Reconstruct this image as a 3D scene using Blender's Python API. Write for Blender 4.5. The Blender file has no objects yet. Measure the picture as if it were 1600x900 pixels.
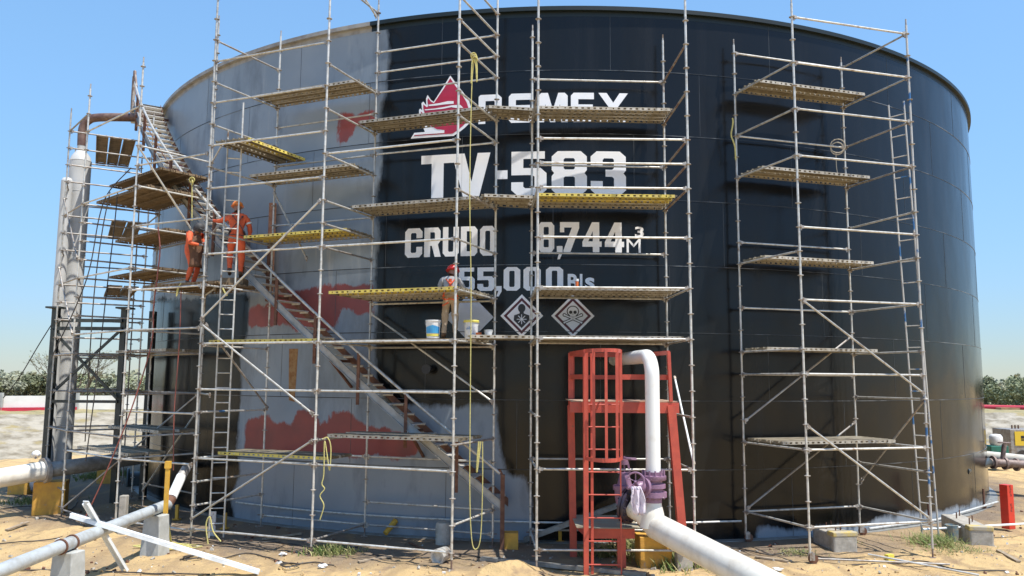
import bpy, bmesh, math, random
from mathutils import Vector, Matrix, noise
random.seed(7)
rad = math.radians
# ------------------------------------------------------------------ camera
F, PITCH, ROLL, EYE = 1262.4, .11376, .007016, 3.482
TR, TH = 15.24, 12.19                                   # tank radius and height
CX, CY = 33.388*math.sin(.0516), 33.388*math.cos(.0516)  # tank axis
def ray(u, v):
    u -= 800; v -= 450
    cr, sr = math.cos(ROLL), math.sin(ROLL)
    u, v = cr*u+sr*v, -sr*u+cr*v
    c, s = math.cos(PITCH), math.sin(PITCH)
    return Vector((u, F*c+v*s, F*s-v*c))
def G(u, v, z=0.0):
    d = ray(u, v); t = (z-EYE)/d.z; return Vector((d.x*t, d.y*t, z))
def Y(u, v, y):
    d = ray(u, v); t = y/d.y; return Vector((d.x*t, y, EYE+d.z*t))
def T(u, v, r=TR):
    d = ray(u, v); a = d.x**2+d.y**2; b = d.x*CX+d.y*CY
    t = (b-math.sqrt(max(b*b-a*(33.388**2-r*r), 0)))/a
    return Vector((d.x*t, d.y*t, EYE+d.z*t))
def SZ(u, v):
    p = T(u, v); return (math.atan2(p.x-CX, CY-p.y)*TR, p.z)
def cyl(s, z, r=TR):
    a = s/TR; return Vector((CX+r*math.sin(a), CY-r*math.cos(a), z))
def cyld(deg, z, r=TR):
    return cyl(rad(deg)*TR, z, r)
sc = bpy.context.scene
cam = bpy.data.objects.new('camera', bpy.data.cameras.new('camera'))
sc.collection.objects.link(cam); sc.camera = cam
fw = ray(800, 450).normalized(); rt = (ray(801, 450)-ray(800, 450)).normalized(); upv = (ray(800, 449)-ray(800, 450)).normalized()
M = Matrix((rt, upv, -fw)).transposed().to_4x4(); M.translation = (0, 0, EYE); cam.matrix_world = M
cam.data.sensor_width = 36; cam.data.lens = F*36/1600; cam.data.clip_end = 6000; cam.data.clip_start = .1
# ------------------------------------------------------------------ light
SUN_EL, SUN_AZ = 65.0, 122.0      # azimuth clockwise from +Y (straight ahead)
w = bpy.data.worlds.new('World'); sc.world = w; w.use_nodes = True
nt = w.node_tree; bg = nt.nodes['Background']
sky = nt.nodes.new('ShaderNodeTexSky'); sky.sky_type = 'NISHITA'; sky.sun_disc = False
sky.sun_elevation = rad(SUN_EL); sky.sun_rotation = rad(SUN_AZ); sky.air_density = 1.1; sky.dust_density = .3; sky.ozone_density = 3.5
bw = nt.nodes.new('ShaderNodeRGBToBW'); nt.links.new(sky.outputs[0], bw.inputs[0])        # hazy day: the bright band at the horizon is rolled off
ma = nt.nodes.new('ShaderNodeMath'); ma.operation = 'MULTIPLY_ADD'; ma.inputs[1].default_value = .28; ma.inputs[2].default_value = .55; nt.links.new(bw.outputs[0], ma.inputs[0])
dv = nt.nodes.new('ShaderNodeVectorMath'); dv.operation = 'DIVIDE'; nt.links.new(sky.outputs[0], dv.inputs[0]); nt.links.new(ma.outputs[0], dv.inputs[1])
mu = nt.nodes.new('ShaderNodeVectorMath'); mu.operation = 'MULTIPLY'; 
mr = nt.nodes.new('ShaderNodeMapRange'); mr.inputs['From Min'].default_value = 2.3; mr.inputs['From Max'].default_value = 6.0; nt.links.new(bw.outputs[0], mr.inputs[0])
mx = nt.nodes.new('ShaderNodeMix'); mx.data_type = 'RGBA'; nt.links.new(mr.outputs[0], mx.inputs[0]); mx.inputs[6].default_value = (.86, 1.01, 1.02, 1); mx.inputs[7].default_value = (.84, .98, 1.22, 1); nt.links.new(mx.outputs[2], mu.inputs[1])
nt.links.new(dv.outputs[0], mu.inputs[0]); nt.links.new(mu.outputs[0], bg.inputs[0]); bg.inputs[1].default_value = .15
sd = bpy.data.lights.new('sun', 'SUN'); sd.energy = 3.6; sd.angle = rad(.5); sd.color = (1, .955, .88)
so = bpy.data.objects.new('sun', sd); sc.collection.objects.link(so)
sdir = Vector((math.cos(rad(SUN_EL))*math.sin(rad(SUN_AZ)), math.cos(rad(SUN_EL))*math.cos(rad(SUN_AZ)), math.sin(rad(SUN_EL))))
so.rotation_euler = sdir.to_track_quat('Z', 'Y').to_euler(); so.location = (20, -10, 40)
sc.view_settings.view_transform = 'Standard'; sc.view_settings.look = 'None'; sc.view_settings.gamma = 1
sc.view_settings.use_curve_mapping = False; sc.view_settings.exposure = .85
# ------------------------------------------------------------------ helpers
COL = sc.collection
def tag(o, label=None, cat=None, group=None, kind=None):
    if label: o['label'] = label
    if cat: o['category'] = cat
    if group: o['group'] = group
    if kind: o['kind'] = kind
    return o
ORG = {}
def thing(name, label, cat, loc=(0, 0, 0), group=None):
    o = bpy.data.objects.new(name, None); COL.objects.link(o); o.location = loc; o.empty_display_size = .2
    ORG[o.name] = Vector(loc)
    return tag(o, label, cat, group)
class MB:
    def __init__(s): s.v = []; s.f = []; s.m = []; s.sm = []
    def add(s, vs, fs, m=0, smooth=False):
        n = len(s.v); s.v += [Vector(v) for v in vs]
        for f in fs: s.f.append([i+n for i in f]); s.m.append(m); s.sm.append(smooth)
        return s
    def box(s, c, size, rot=None, m=0):
        x, y, z = [a/2 for a in size]; c = Vector(c)
        vs = [Vector((i*x, j*y, k*z)) for i in (-1, 1) for j in (-1, 1) for k in (-1, 1)]
        if rot is not None: vs = [rot @ v for v in vs]
        return s.add([v+c for v in vs], [(0, 1, 3, 2), (4, 6, 7, 5), (0, 4, 5, 1), (2, 3, 7, 6), (0, 2, 6, 4), (1, 5, 7, 3)], m)
    def bar(s, p, q, wd, ht, m=0, up=(0, 0, 1)):        # rectangular bar from p to q
        p = Vector(p); q = Vector(q); d = q-p; L = d.length; x = d.normalized(); up = Vector(up)
        y = up.cross(x)
        if y.length < 1e-4: y = Vector((0, 1, 0)).cross(x)
        y.normalize(); z = x.cross(y); R = Matrix((x, y, z)).transposed()
        return s.box((p+q)/2, (L, wd, ht), R, m)
    def tube(s, pts, r, n=8, m=0, cap=True, smooth=True):
        pts = [Vector(p) for p in pts]; k = len(pts); rs = r if isinstance(r, (list, tuple)) else [r]*k
        t0 = (pts[1]-pts[0]).normalized(); a = Vector((0, 0, 1)) if abs(t0.z) < .9 else Vector((1, 0, 0))
        nx = a.cross(t0).normalized(); vs = []
        for i, p in enumerate(pts):
            t = ((pts[min(i+1, k-1)]-pts[max(i-1, 0)])); t = t.normalized() if t.length > 1e-9 else t0
            nx = (nx-t*nx.dot(t)); nx = nx.normalized() if nx.length > 1e-6 else a.cross(t).normalized(); ny = t.cross(nx)
            vs += [p+(nx*math.cos(2*math.pi*j/n)+ny*math.sin(2*math.pi*j/n))*rs[i] for j in range(n)]
        fs = [(i*n+j, i*n+(j+1) % n, (i+1)*n+(j+1) % n, (i+1)*n+j) for i in range(k-1) for j in range(n)]
        s.add(vs, fs, m, smooth)
        if cap:
            b = len(s.v)-k*n
            s.f.append([b+j for j in range(n)][::-1]); s.m.append(m); s.sm.append(False)
            s.f.append([b+(k-1)*n+j for j in range(n)]); s.m.append(m); s.sm.append(False)
        return s
    def lathe(s, c, prof, axis=(0, 0, 1), n=20, m=0, smooth=True):   # prof: (r, h)
        ax = Vector(axis).normalized(); return s.tube([Vector(c)+ax*h for r, h in prof], [max(r, 1e-4) for r, h in prof], n, m, True, smooth) if False else s._lathe(Vector(c), prof, ax, n, m, smooth)
    def _lathe(s, c, prof, ax, n, m, smooth):
        a = Vector((0, 0, 1)) if abs(ax.z) < .9 else Vector((1, 0, 0)); x = a.cross(ax).normalized(); y = ax.cross(x); vs = []
        for r, h in prof: vs += [c+ax*h+(x*math.cos(2*math.pi*j/n)+y*math.sin(2*math.pi*j/n))*max(r, 1e-4) for j in range(n)]
        k = len(prof); fs = [(i*n+j, i*n+(j+1) % n, (i+1)*n+(j+1) % n, (i+1)*n+j) for i in range(k-1) for j in range(n)]
        s.add(vs, fs, m, smooth); b = len(s.v)-k*n
        s.f.append([b+j for j in range(n)][::-1]); s.m.append(m); s.sm.append(False)
        s.f.append([b+(k-1)*n+j for j in range(n)]); s.m.append(m); s.sm.append(False)
        return s
    def torus(s, c, ax, R, r, n=20, k=6, m=0):
        ax = Vector(ax).normalized(); a = Vector((0, 0, 1)) if abs(ax.z) < .9 else Vector((1, 0, 0)); x = a.cross(ax).normalized(); y = ax.cross(x)
        vs = []
        for i in range(n):
            d = x*math.cos(2*math.pi*i/n)+y*math.sin(2*math.pi*i/n)
            for j in range(k): vs.append(Vector(c)+d*(R+r*math.cos(2*math.pi*j/k))+ax*r*math.sin(2*math.pi*j/k))
        return s.add(vs, [(i*k+j, ((i+1) % n)*k+j, ((i+1) % n)*k+(j+1) % k, i*k+(j+1) % k) for i in range(n) for j in range(k)], m, True)
    def build(s, name, mats, parent=None, origin=None, bevel=0):
        me = bpy.data.meshes.new(name)
        if parent is not None: org = ORG.get(parent.name, Vector((0, 0, 0)))
        elif origin is not None: org = Vector(origin)
        else:
            n = len(s.v); org = Vector((sum(v.x for v in s.v)/n, sum(v.y for v in s.v)/n, min(v.z for v in s.v)))
        me.from_pydata([v-org for v in s.v], [], s.f)
        if not isinstance(mats, (list, tuple)): mats = [mats]
        for m in mats: me.materials.append(m)
        me.polygons.foreach_set('material_index', s.m); me.polygons.foreach_set('use_smooth', s.sm); me.update()
        if any(s.sm): me.set_sharp_from_angle(angle=rad(55))
        o = bpy.data.objects.new(name, me); COL.objects.link(o)
        if parent is not None: o.parent = parent; ORG[o.name] = org
        else: o.location = org; ORG[o.name] = org
        if bevel:
            b = o.modifiers.new('bevel', 'BEVEL'); b.width = bevel; b.segments = 2; b.limit_method = 'ANGLE'
        return o
def copy_tree(o, parent=None):
    c = o.copy(); COL.objects.link(c); c.parent = parent
    for ch in list(o.children): copy_tree(ch, c)
    return c
def spline(ctrl, n=8):                                   # Catmull-Rom through control points
    P = [Vector(p) for p in ctrl]; P = [P[0]*2-P[1]]+P+[P[-1]*2-P[-2]]; out = []
    for i in range(1, len(P)-2):
        for k in range(n):
            t = k/n; a, b, c, d = P[i-1], P[i], P[i+1], P[i+2]
            out.append(.5*((2*b)+(c-a)*t+(2*a-5*b+4*c-d)*t*t+(3*b-a-3*c+d)*t**3))
    out.append(P[-2]); return out
# ------------------------------------------------------------------ materials
def newmat(name):
    m = bpy.data.materials.new(name); m.use_nodes = True; return m, m.node_tree.nodes, m.node_tree.links, m.node_tree.nodes['Principled BSDF']
def pm(name, c1, c2=None, rough=.6, metal=0, scale=6, lo=.4, hi=.65, bump=0, bscale=None, rough2=None, c3=None, scale3=1.5, lo3=.6, hi3=.7, vary=0, detail=8, stretch=None):
    m, N, L, b = newmat(name)
    b.inputs['Roughness'].default_value = rough; b.inputs['Metallic'].default_value = metal
    tc = N.new('ShaderNodeTexCoord'); src = tc.outputs['Object']
    if stretch:
        mp = N.new('ShaderNodeMapping'); mp.inputs['Scale'].default_value = stretch; L.new(src, mp.inputs[0]); src = mp.outputs[0]
    def fac(sc_, a, b_):
        n = N.new('ShaderNodeTexNoise'); n.inputs['Scale'].default_value = sc_; n.inputs['Detail'].default_value = detail; n.inputs['Roughness'].default_value = .6; L.new(src, n.inputs[0])
        r = N.new('ShaderNodeMapRange'); r.inputs['From Min'].default_value = a; r.inputs['From Max'].default_value = b_; L.new(n.outputs[0], r.inputs[0]); return r.outputs[0], n.outputs[0]
    def mix(f, a, c):
        x = N.new('ShaderNodeMix'); x.data_type = 'RGBA'; L.new(f, x.inputs[0])
        if isinstance(a, tuple): x.inputs[6].default_value = (*a, 1)
        else: L.new(a, x.inputs[6])
        x.inputs[7].default_value = (*c, 1); return x.outputs[2]
    col = c1; 
    if c2:
        f1, raw = fac(scale, lo, hi); col = mix(f1, c1, c2)
        if rough2 is not None:
            rr = N.new('ShaderNodeMapRange'); rr.inputs['To Min'].default_value = rough; rr.inputs['To Max'].default_value = rough2; L.new(f1, rr.inputs[0]); L.new(rr.outputs[0], b.inputs['Roughness'])
    if c3: f3, _ = fac(scale3, lo3, hi3); col = mix(f3, col, c3)
    if vary:
        oi = N.new('ShaderNodeObjectInfo'); r = N.new('ShaderNodeMapRange'); r.inputs['To Min'].default_value = 1-vary; r.inputs['To Max'].default_value = 1+vary; L.new(oi.outputs['Random'], r.inputs[0])
        h = N.new('ShaderNodeHueSaturation'); L.new(r.outputs[0], h.inputs['Value'])
        if isinstance(col, tuple): h.inputs['Color'].default_value = (*col, 1)
        else: L.new(col, h.inputs['Color'])
        col = h.outputs[0]
    if isinstance(col, tuple): b.inputs['Base Color'].default_value = (*col, 1)
    else: L.new(col, b.inputs['Base Color'])
    if bump:
        n = N.new('ShaderNodeTexNoise'); n.inputs['Scale'].default_value = bscale or scale*3; n.inputs['Detail'].default_value = 6; L.new(src, n.inputs[0])
        bp = N.new('ShaderNodeBump'); bp.inputs['Strength'].default_value = 1; bp.inputs['Distance'].default_value = bump; L.new(n.outputs[0], bp.inputs['Height']); L.new(bp.outputs[0], b.inputs['Normal'])
    return m
STEEL = pm('galvanised_steel', (.60, .59, .55), (.40, .37, .32), .42, .35, 9, .45, .68, c3=(.24, .15, .09), scale3=4, lo3=.60, hi3=.72, vary=.18)
STEELD = pm('weathered_steel', (.40, .385, .36), (.28, .23, .19), .55, .4, 7, .4, .65, vary=.2)
STEELR = pm('rusty_tube', (.20, .13, .10), (.33, .29, .25), .65, .2, 5, .45, .6)
STEELP = pm('painted_tube', (.55, .53, .49), (.05, .16, .36), .45, .2, 2.2, .56, .6)
ROSET = pm('coupling_steel', (.42, .40, .37), (.22, .15, .10), .5, .4, 12, .45, .65, vary=.15)
PLANK = pm('plank_steel', (.27, .235, .17), (.16, .125, .08), .65, .15, 5, .4, .65, c3=(.42, .40, .34), scale3=9, lo3=.62, hi3=.75, vary=.25)
PLANKE = pm('plank_edge', (.50, .47, .41), (.33, .29, .22), .55, .15, 7, .4, .65, vary=.15)
PLANKY = pm('plank_yellow', (.72, .58, .12), (.46, .38, .2), .55, 0, 5, .5, .68, vary=.1)
PLANKB = pm('plank_dusty', (.24, .17, .10), (.14, .10, .06), .8, 0, 6, .4, .65, vary=.2)
REDP = pm('red_oxide_paint', (.52, .088, .055), (.41, .068, .048), .42, 0, 4, .4, .65, c3=(.30, .10, .06), scale3=7, lo3=.64, hi3=.72, bump=.001)
PIPEW = pm('white_pipe_paint', (.80, .80, .77), (.70, .67, .60), .32, 0, 3, .5, .72, c3=(.45, .40, .32), scale3=13, lo3=.70, hi3=.78)
PIPEC = pm('cream_pipe_paint', (.74, .71, .63), (.60, .55, .46), .4, 0, 3, .45, .7, c3=(.35, .29, .22), scale3=9, lo3=.66, hi3=.76)
PURP = pm('mauve_valve_paint', (.27, .15, .235), (.19, .11, .17), .45, 0, 7, .4, .65, c3=(.5, .38, .44), scale3=14, lo3=.62, hi3=.7)
PURPD = pm('dark_purple_rubber', (.025, .02, .035), (.04, .03, .05), .4, 0, 5)
YELB = pm('yellow_concrete', (.66, .36, .055), (.50, .26, .06), .75, 0, 5, .4, .7, bump=.004, c3=(.36, .31, .25), scale3=6, lo3=.64, hi3=.70)
CONC = pm('concrete', (.42, .39, .34), (.28, .26, .22), .85, 0, 5, .4, .65, bump=.006, c3=(.52, .5, .45), scale3=12, lo3=.6, hi3=.7)
CONCL = pm('concrete_smooth', (.46, .47, .45), (.34, .35, .33), .8, 0, 4, .4, .65, bump=.002)
RUSTY = pm('rusty_steel', (.12, .05, .03), (.2, .1, .06), .75, .1, 9, .4, .65)
DARKST = pm('dark_painted_steel', (.035, .045, .045), (.06, .065, .06), .4, .1, 4)
CLAD = pm('aluminium_cladding', (.56, .56, .55), (.46, .46, .44), .42, .0, 1.2, .4, .65)
WHITEC = pm('white_channel_paint', (.80, .84, .86), (.62, .66, .68), .4, 0, 4, .5, .7)
GREYC = pm('grey_channel_steel', (.30, .31, .30), (.20, .19, .17), .5, .3, 6)
ROPEY = pm('yellow_rope', (.62, .56, .20), (.42, .38, .15), .85, 0, 30)
CABLE = pm('black_cable', (.03, .027, .025), (.07, .06, .05), .6, 0, 10)
FADEY = pm('faded_yellow_concrete', (.40, .36, .28), (.52, .40, .13), .85, 0, 6, .42, .6, bump=.005)
HOSER = pm('red_hose', (.30, .08, .06), (.2, .07, .05), .6, 0, 10)
PIPEG = pm('grey_blue_pipe', (.46, .50, .52), (.34, .35, .34), .38, .1, 5, .45, .68, c3=(.28, .2, .14), scale3=9, lo3=.66, hi3=.74)
YPOST = pm('yellow_post_paint', (.72, .42, .05), (.55, .30, .05), .6, 0, 8)
WHITEL = pm('white_letter_paint', (.90, .90, .91), (.83, .84, .86), .38, 0, 2.5, .4, .7)
REDL = pm('red_emblem_paint', (.47, .02, .055), (.40, .018, .05), .3, 0, 3)
MAROON = pm('maroon_border_paint', (.085, .006, .018), None, .4)
BLACKL = pm('black_symbol_paint', (.015, .015, .018), None, .4)
DIAW = pm('diamond_white_film', (.80, .82, .86), (.72, .74, .79), .4, 0, 4)
DIAG = pm('blank_diamond_film', (.52, .56, .62), (.46, .50, .56), .35, 0, 3)
PAPERW = pm('white_plastic', (.75, .75, .74), (.6, .6, .58), .4, 0, 8)
PLBLUE = pm('blue_print', (.04, .26, .55), (.06, .35, .6), .4, 0, 8)
PLYEL = pm('yellow_print', (.72, .62, .12), None, .4)
PLORG = pm('orange_print', (.7, .16, .04), None, .4)
# ------------------------------------------------------------------ ground
def gz(x, y):
    r = math.hypot(x-CX, y-CY)-TR
    z = -.05*max(0, min(1, (r-.5)/2))-.12*max(0, min(1, (r-2.5)/5))
    if r < .6: return z
    k = min(1, (r-.6)/1.0)*max(0, 1-math.hypot(x, y)/120)
    p = Vector((x, y, 0))
    z += k*(.075*noise.noise(p*.55)+.05*noise.noise(p*1.6+Vector((9, 3, 1)))+.035*noise.noise(p*4.0)+.016*noise.noise(p*10))
    return z
def Gg(u, v):
    p = G(u, v)
    for _ in range(4): p = G(u, v, gz(p.x, p.y))
    return p
def make_ground():
    vs = []; fs = []
    rings = []; r = 2.0
    while r < 3500:
        rings.append(r); r *= 1.0085 if 9 < r < 24 else (1.03 if r < 60 else 1.12)
    azs = []; a = -180
    while a < 180:
        azs.append(a); a += .42 if -38 <= a < 38 else 4
    n = len(azs)
    for r in rings:
        for a in azs:
            x, y = r*math.sin(rad(a)), r*math.cos(rad(a)); vs.append((x, y, gz(x, y)))
    c = len(vs); vs.append((0, 0, -.17))
    for i in range(len(rings)-1):
        for j in range(n): fs.append((i*n+j, i*n+(j+1) % n, (i+1)*n+(j+1) % n, (i+1)*n+j))
    for j in range(n): fs.append((c, (j+1) % n, j))
    me = bpy.data.meshes.new('ground'); me.from_pydata(vs, [], fs); me.polygons.foreach_set('use_smooth', [True]*len(fs)); me.update()
    m, N, L, b = newmat('sand')
    tc = N.new('ShaderNodeTexCoord')
    def noi(s, d=8, r=.6):
        n_ = N.new('ShaderNodeTexNoise'); n_.inputs['Scale'].default_value = s; n_.inputs['Detail'].default_value = d; n_.inputs['Roughness'].default_value = r; L.new(tc.outputs['Object'], n_.inputs[0]); return n_.outputs[0]
    def rng(s, a, b_, lo=0, hi=1):
        r_ = N.new('ShaderNodeMapRange'); r_.inputs['From Min'].default_value = a; r_.inputs['From Max'].default_value = b_; r_.inputs['To Min'].default_value = lo; r_.inputs['To Max'].default_value = hi; L.new(s, r_.inputs[0]); return r_.outputs[0]
    def mix(f, a, c_):
        x = N.new('ShaderNodeMix'); x.data_type = 'RGBA'; L.new(f, x.inputs[0])
        for i, q in ((6, a), (7, c_)):
            if isinstance(q, tuple): x.inputs[i].default_value = (*q, 1)
            else: L.new(q, x.inputs[i])
        return x.outputs[2]
    col = mix(rng(noi(.7), .38, .62), (.64, .455, .225), (.56, .395, .20))
    col = mix(rng(noi(2.3, 10), .53, .68), col, (.36, .25, .155))
    col = mix(rng(noi(.33, 5), .60, .72), col, (.60, .47, .29))
    col = mix(rng(noi(9, 10, .7), .62, .74), col, (.27, .20, .13))
    col = mix(rng(noi(60, 4, .7), .60, .78), col, (.66, .55, .38))
    # dirty strip round the foot of the tank, shade under the boards painted in
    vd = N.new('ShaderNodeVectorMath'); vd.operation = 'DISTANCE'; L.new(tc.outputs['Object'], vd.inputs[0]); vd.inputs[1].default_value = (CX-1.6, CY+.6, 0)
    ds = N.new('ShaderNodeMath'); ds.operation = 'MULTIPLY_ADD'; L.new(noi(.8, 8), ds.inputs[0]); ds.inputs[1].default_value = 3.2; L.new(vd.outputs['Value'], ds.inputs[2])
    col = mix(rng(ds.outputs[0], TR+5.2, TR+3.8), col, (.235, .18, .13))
    col = mix(rng(noi(.16, 3), .56, .66), col, (.40, .29, .17))
    wv = N.new('ShaderNodeTexWave'); wv.inputs['Scale'].default_value = .22; wv.inputs['Distortion'].default_value = 9; wv.inputs['Detail'].default_value = 3; wv.inputs['Detail Scale'].default_value = .6; L.new(tc.outputs['Object'], wv.inputs[0])
    col = mix(rng(wv.outputs['Fac'], .90, 1.0, 0, .6), col, (.34, .24, .14))
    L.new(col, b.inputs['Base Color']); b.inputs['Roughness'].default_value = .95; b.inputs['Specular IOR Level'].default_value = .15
    ad = N.new('ShaderNodeMath'); ad.operation = 'MULTIPLY_ADD'; ad.inputs[1].default_value = 3; L.new(noi(3.2, 12, .65), ad.inputs[0]); L.new(noi(22, 8, .7), ad.inputs[2])
    bp = N.new('ShaderNodeBump'); bp.inputs['Distance'].default_value = .045; bp.inputs['Strength'].default_value = .9; L.new(ad.outputs[0], bp.inputs['Height']); L.new(bp.outputs[0], b.inputs['Normal'])
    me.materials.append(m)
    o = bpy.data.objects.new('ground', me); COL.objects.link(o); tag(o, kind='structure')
make_ground()
# ------------------------------------------------------------------ dike, wall and trees behind
DIKEC = pm('dike_concrete', (.38, .34, .27), (.19, .16, .11), .9, 0, 1.3, .42, .64, bump=.14, bscale=2.5, c3=(.30, .24, .11), scale3=.45, lo3=.54, hi3=.62)
GRASSD = pm('dry_grass_bank', (.36, .29, .15), (.19, .18, .08), .95, 0, 2.2, .4, .65, bump=.05, bscale=5)
def dbase(a):                                            # distance of the dike foot from the camera by azimuth
    t = max(0, min(1, (a+34)/66)); return 41.5+16.5*t
def dike():
    prof = [(0, -.3, 0), (2.5, .35, 0), (5.0, .95, 0), (7.5, 1.5, 0), (10.5, 1.62, 1), (30, 1.55, 1), (60, .9, 1), (90, -.3, 1)]
    mb = MB(); A = [a*.75 for a in range(-72, 73)]; rows = []
    for a in A:
        rows.append([Vector(((dbase(a)+d)*math.sin(rad(a)), (dbase(a)+d)*math.cos(rad(a)), z+(.12*noise.noise(Vector((a*.8, d, 0))) if 0 < z else 0))) for d, z, m in prof])
    k = len(prof)
    for i in range(len(A)-1):
        for j in range(k-1):
            mb.add([rows[i][j], rows[i+1][j], rows[i+1][j+1], rows[i][j+1]], [(0, 1, 2, 3)], prof[j+1][2], True)
    o = mb.build('dike', [DIKEC, GRASSD], origin=(0, 0, 0)); tag(o, kind='structure')
dike()
def pol(a, r, z=0): return Vector((r*math.sin(rad(a)), r*math.cos(rad(a)), z))
# low boundary walls on the dike
WALLW = pm('whitewashed_wall', (.78, .78, .76), (.66, .64, .60), .8, 0, .8, .4, .65)
REDST = pm('red_band_paint', (.52, .03, .06), (.42, .03, .06), .6, 0, 1)
lt = thing('boundary_wall', 'long low white wall with a red band along its foot on the dike, left of the tank', 'wall', pol(-35, 53.5, 1.5))
mbw = MB(); mbr = MB(); A = [-52+.8*i for i in range(int(30/.8))]
for i in range(len(A)-1):
    mbw.bar(pol(A[i], 53.5, 2.02), pol(A[i+1], 53.5, 2.02), .18, .80)
    if A[i] < -28.5: mbr.bar(pol(A[i], 53.3, 1.66), pol(A[i+1], 53.3, 1.66), .1, .24)
mbw.build('wall', WALLW, lt); mbr.build('red_band', REDST, lt)
for i in range(0, len(A), 5):
    MB().box(pol(A[i], 53.35, 2.05), (.16, .16, 1.1)).build('wall_post', CONCL, lt)
rtw = thing('boundary_wall', 'long low wall with a red pipe rail along its top on the dike, right of the tank', 'wall', pol(31, 71, .9))
mbw = MB(); mbr = MB(); A = [27+.8*i for i in range(24)]
for i in range(len(A)-1):
    mbw.bar(pol(A[i], 71, 1.12), pol(A[i+1], 71, 1.12), .2, .75)
    mbr.tube([pol(A[i], 70.6, 1.72), pol(A[i+1], 70.6, 1.72)], .2, 10)
mbw.build('wall', WALLW, rtw); mbr.build('red_rail', REDST, rtw)
BRICK = pm('brick_pier', (.42, .25, .14), (.3, .18, .1), .9, 0, 3)
for a in (31.4, 35.2): MB().box(pol(a, 70.4, 1.15), (1.6, .7, 1.2)).build('pier', BRICK, rtw)
# trees
BARK = pm('bark', (.10, .075, .05), (.17, .13, .09), .95, 0, 12, bump=.01)
LEAF = pm('leaf_green', (.17, .195, .10), (.24, .25, .15), .95, 0, .9, .35, .65, vary=.3)  # green lightened, distance haze put into the leaf colour
LEAFD = pm('leaf_grey_green', (.24, .26, .18), (.30, .30, .22), .95, 0, .9, .35, .65, vary=.25)  # paler and greyer still, haze painted into the far leaves
def make_tree(name, label, h, spread, nleaf, seed, leafm, group, lsize=.16, bare=False):
    rnd = random.Random(seed); t = thing(name, label, 'tree', (0, 0, 0), group); tk = MB(); tips = []
    def limb(p, d, L, r, lev):
        q = p+d*L*.5+Vector((rnd.uniform(-.1, .1), rnd.uniform(-.1, .1), 0))*L; e = q+(d+Vector((rnd.uniform(-.3, .3), rnd.uniform(-.3, .3), .1)))*L*.5
        tk.tube([p, q, e], [r, r*.8, r*.55], 5); 
        if lev > 0: tips.append((q, L*.4))
        tips.append((e, L*.5))
        if lev < (5 if bare else 3):
            for _ in range(3 if lev < 3 else 2):
                nd = (d+Vector((rnd.uniform(-1, 1), rnd.uniform(-1, 1), rnd.uniform(-.2, .6)))*.75).normalized(); limb(e, nd, L*rnd.uniform(.6, .8), r*.55, lev+1)
    for k in range(3):
        limb(Vector((rnd.uniform(-.2, .2), rnd.uniform(-.2, .2), -.2)), Vector((rnd.uniform(-.5, .5)*spread, rnd.uniform(-.5, .5)*spread, 1)).normalized(), h*.33, h*.022, 0)
    tk.build('trunk', BARK, t); lf = MB()
    for _ in range(nleaf):
        c, s = rnd.choice(tips); p = c+Vector((rnd.gauss(0, 1), rnd.gauss(0, 1), rnd.gauss(0, .7)))*s*.55
        if p.z < .3: continue
        a = Vector((rnd.gauss(0, 1), rnd.gauss(0, 1), rnd.gauss(0, 1))).normalized(); b = a.orthogonal().normalized(); z = lsize*rnd.uniform(.5, 1.3)
        lf.add([p+a*z, p+b*z*.55, p-a*z, p-b*z*.55], [(0, 1, 2, 3)])
    if nleaf: lf.build('crown', leafm, t)
    return t
def place_tree(src, a, r, z, s, first):
    o = src if first else copy_tree(src)
    o.location = pol(a, r, z); o.rotation_euler = (0, 0, random.uniform(0, 6.28)); o.scale = (s*random.uniform(.9, 1.3), s*random.uniform(.9, 1.3), s)
    return o
GT = 'scrub trees beyond the dike'
ta = make_tree('scrub_tree', 'small green scrub tree in the row beyond the dike', 3.2, 1.3, 3200, 3, LEAF, GT, .105)
tb = make_tree('scrub_tree', 'small green scrub tree in the row beyond the dike', 3.0, 1.6, 2800, 8, LEAFD, GT, .11)
fa = fb = True; a = -46
while a < -20:
    q = random.random() < .5
    place_tree(ta if q else tb, a, random.uniform(66, 88), .9, random.uniform(.72, 1.1), fa if q else fb)
    if q: fa = False
    else: fb = False
    a += random.uniform(.5, .8)
a = 28.5
while a < 42:
    q = random.random() < .5
    place_tree(ta if q else tb, a, random.uniform(82, 108), .2, random.uniform(1.0, 1.5), fa if q else fb); a += random.uniform(.5, .9)
bt = make_tree('bare_tree', 'leafless grey tree spreading above the left wall between the two dark pipe-frame posts', 4.4, 1.6, 500, 21, LEAFD, None, .07, True)
bt.location = pol(-28.4, 66, 1.2); bt.scale = (1.25, 1.25, 1.0)

# far-off belt of scrub that closes the horizon
def belt():
    r = random.Random(9); mb = MB()
    for i in range(24000):
        a = r.uniform(-60, 60) if r.random() < .2 else (r.uniform(-36, -22) if r.random() < .6 else r.uniform(27, 36)); d = r.uniform(150, 185)
        top = 4.3+1.4*noise.noise(Vector((a*1.3, 0, 0)))+1.0*noise.noise(Vector((a*5, 3, 0))); z = top*r.random()**.6; p = pol(a, d, z-.2)
        n_ = Vector((r.gauss(0, 1), r.gauss(0, 1), r.gauss(0, 1))).normalized(); b_ = n_.orthogonal().normalized(); c_ = n_.cross(b_); s_ = r.uniform(.22, .55)
        mb.add([p+b_*s_, p+c_*s_*.7, p-b_*s_, p-c_*s_*.7], [(0, 1, 2, 3)])
    tag(mb.build('scrub_belt', LEAFD, origin=(0, 0, 0)), 'far-off belt of grey-green scrub along the horizon', 'scrub', kind='stuff')
belt()
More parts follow.
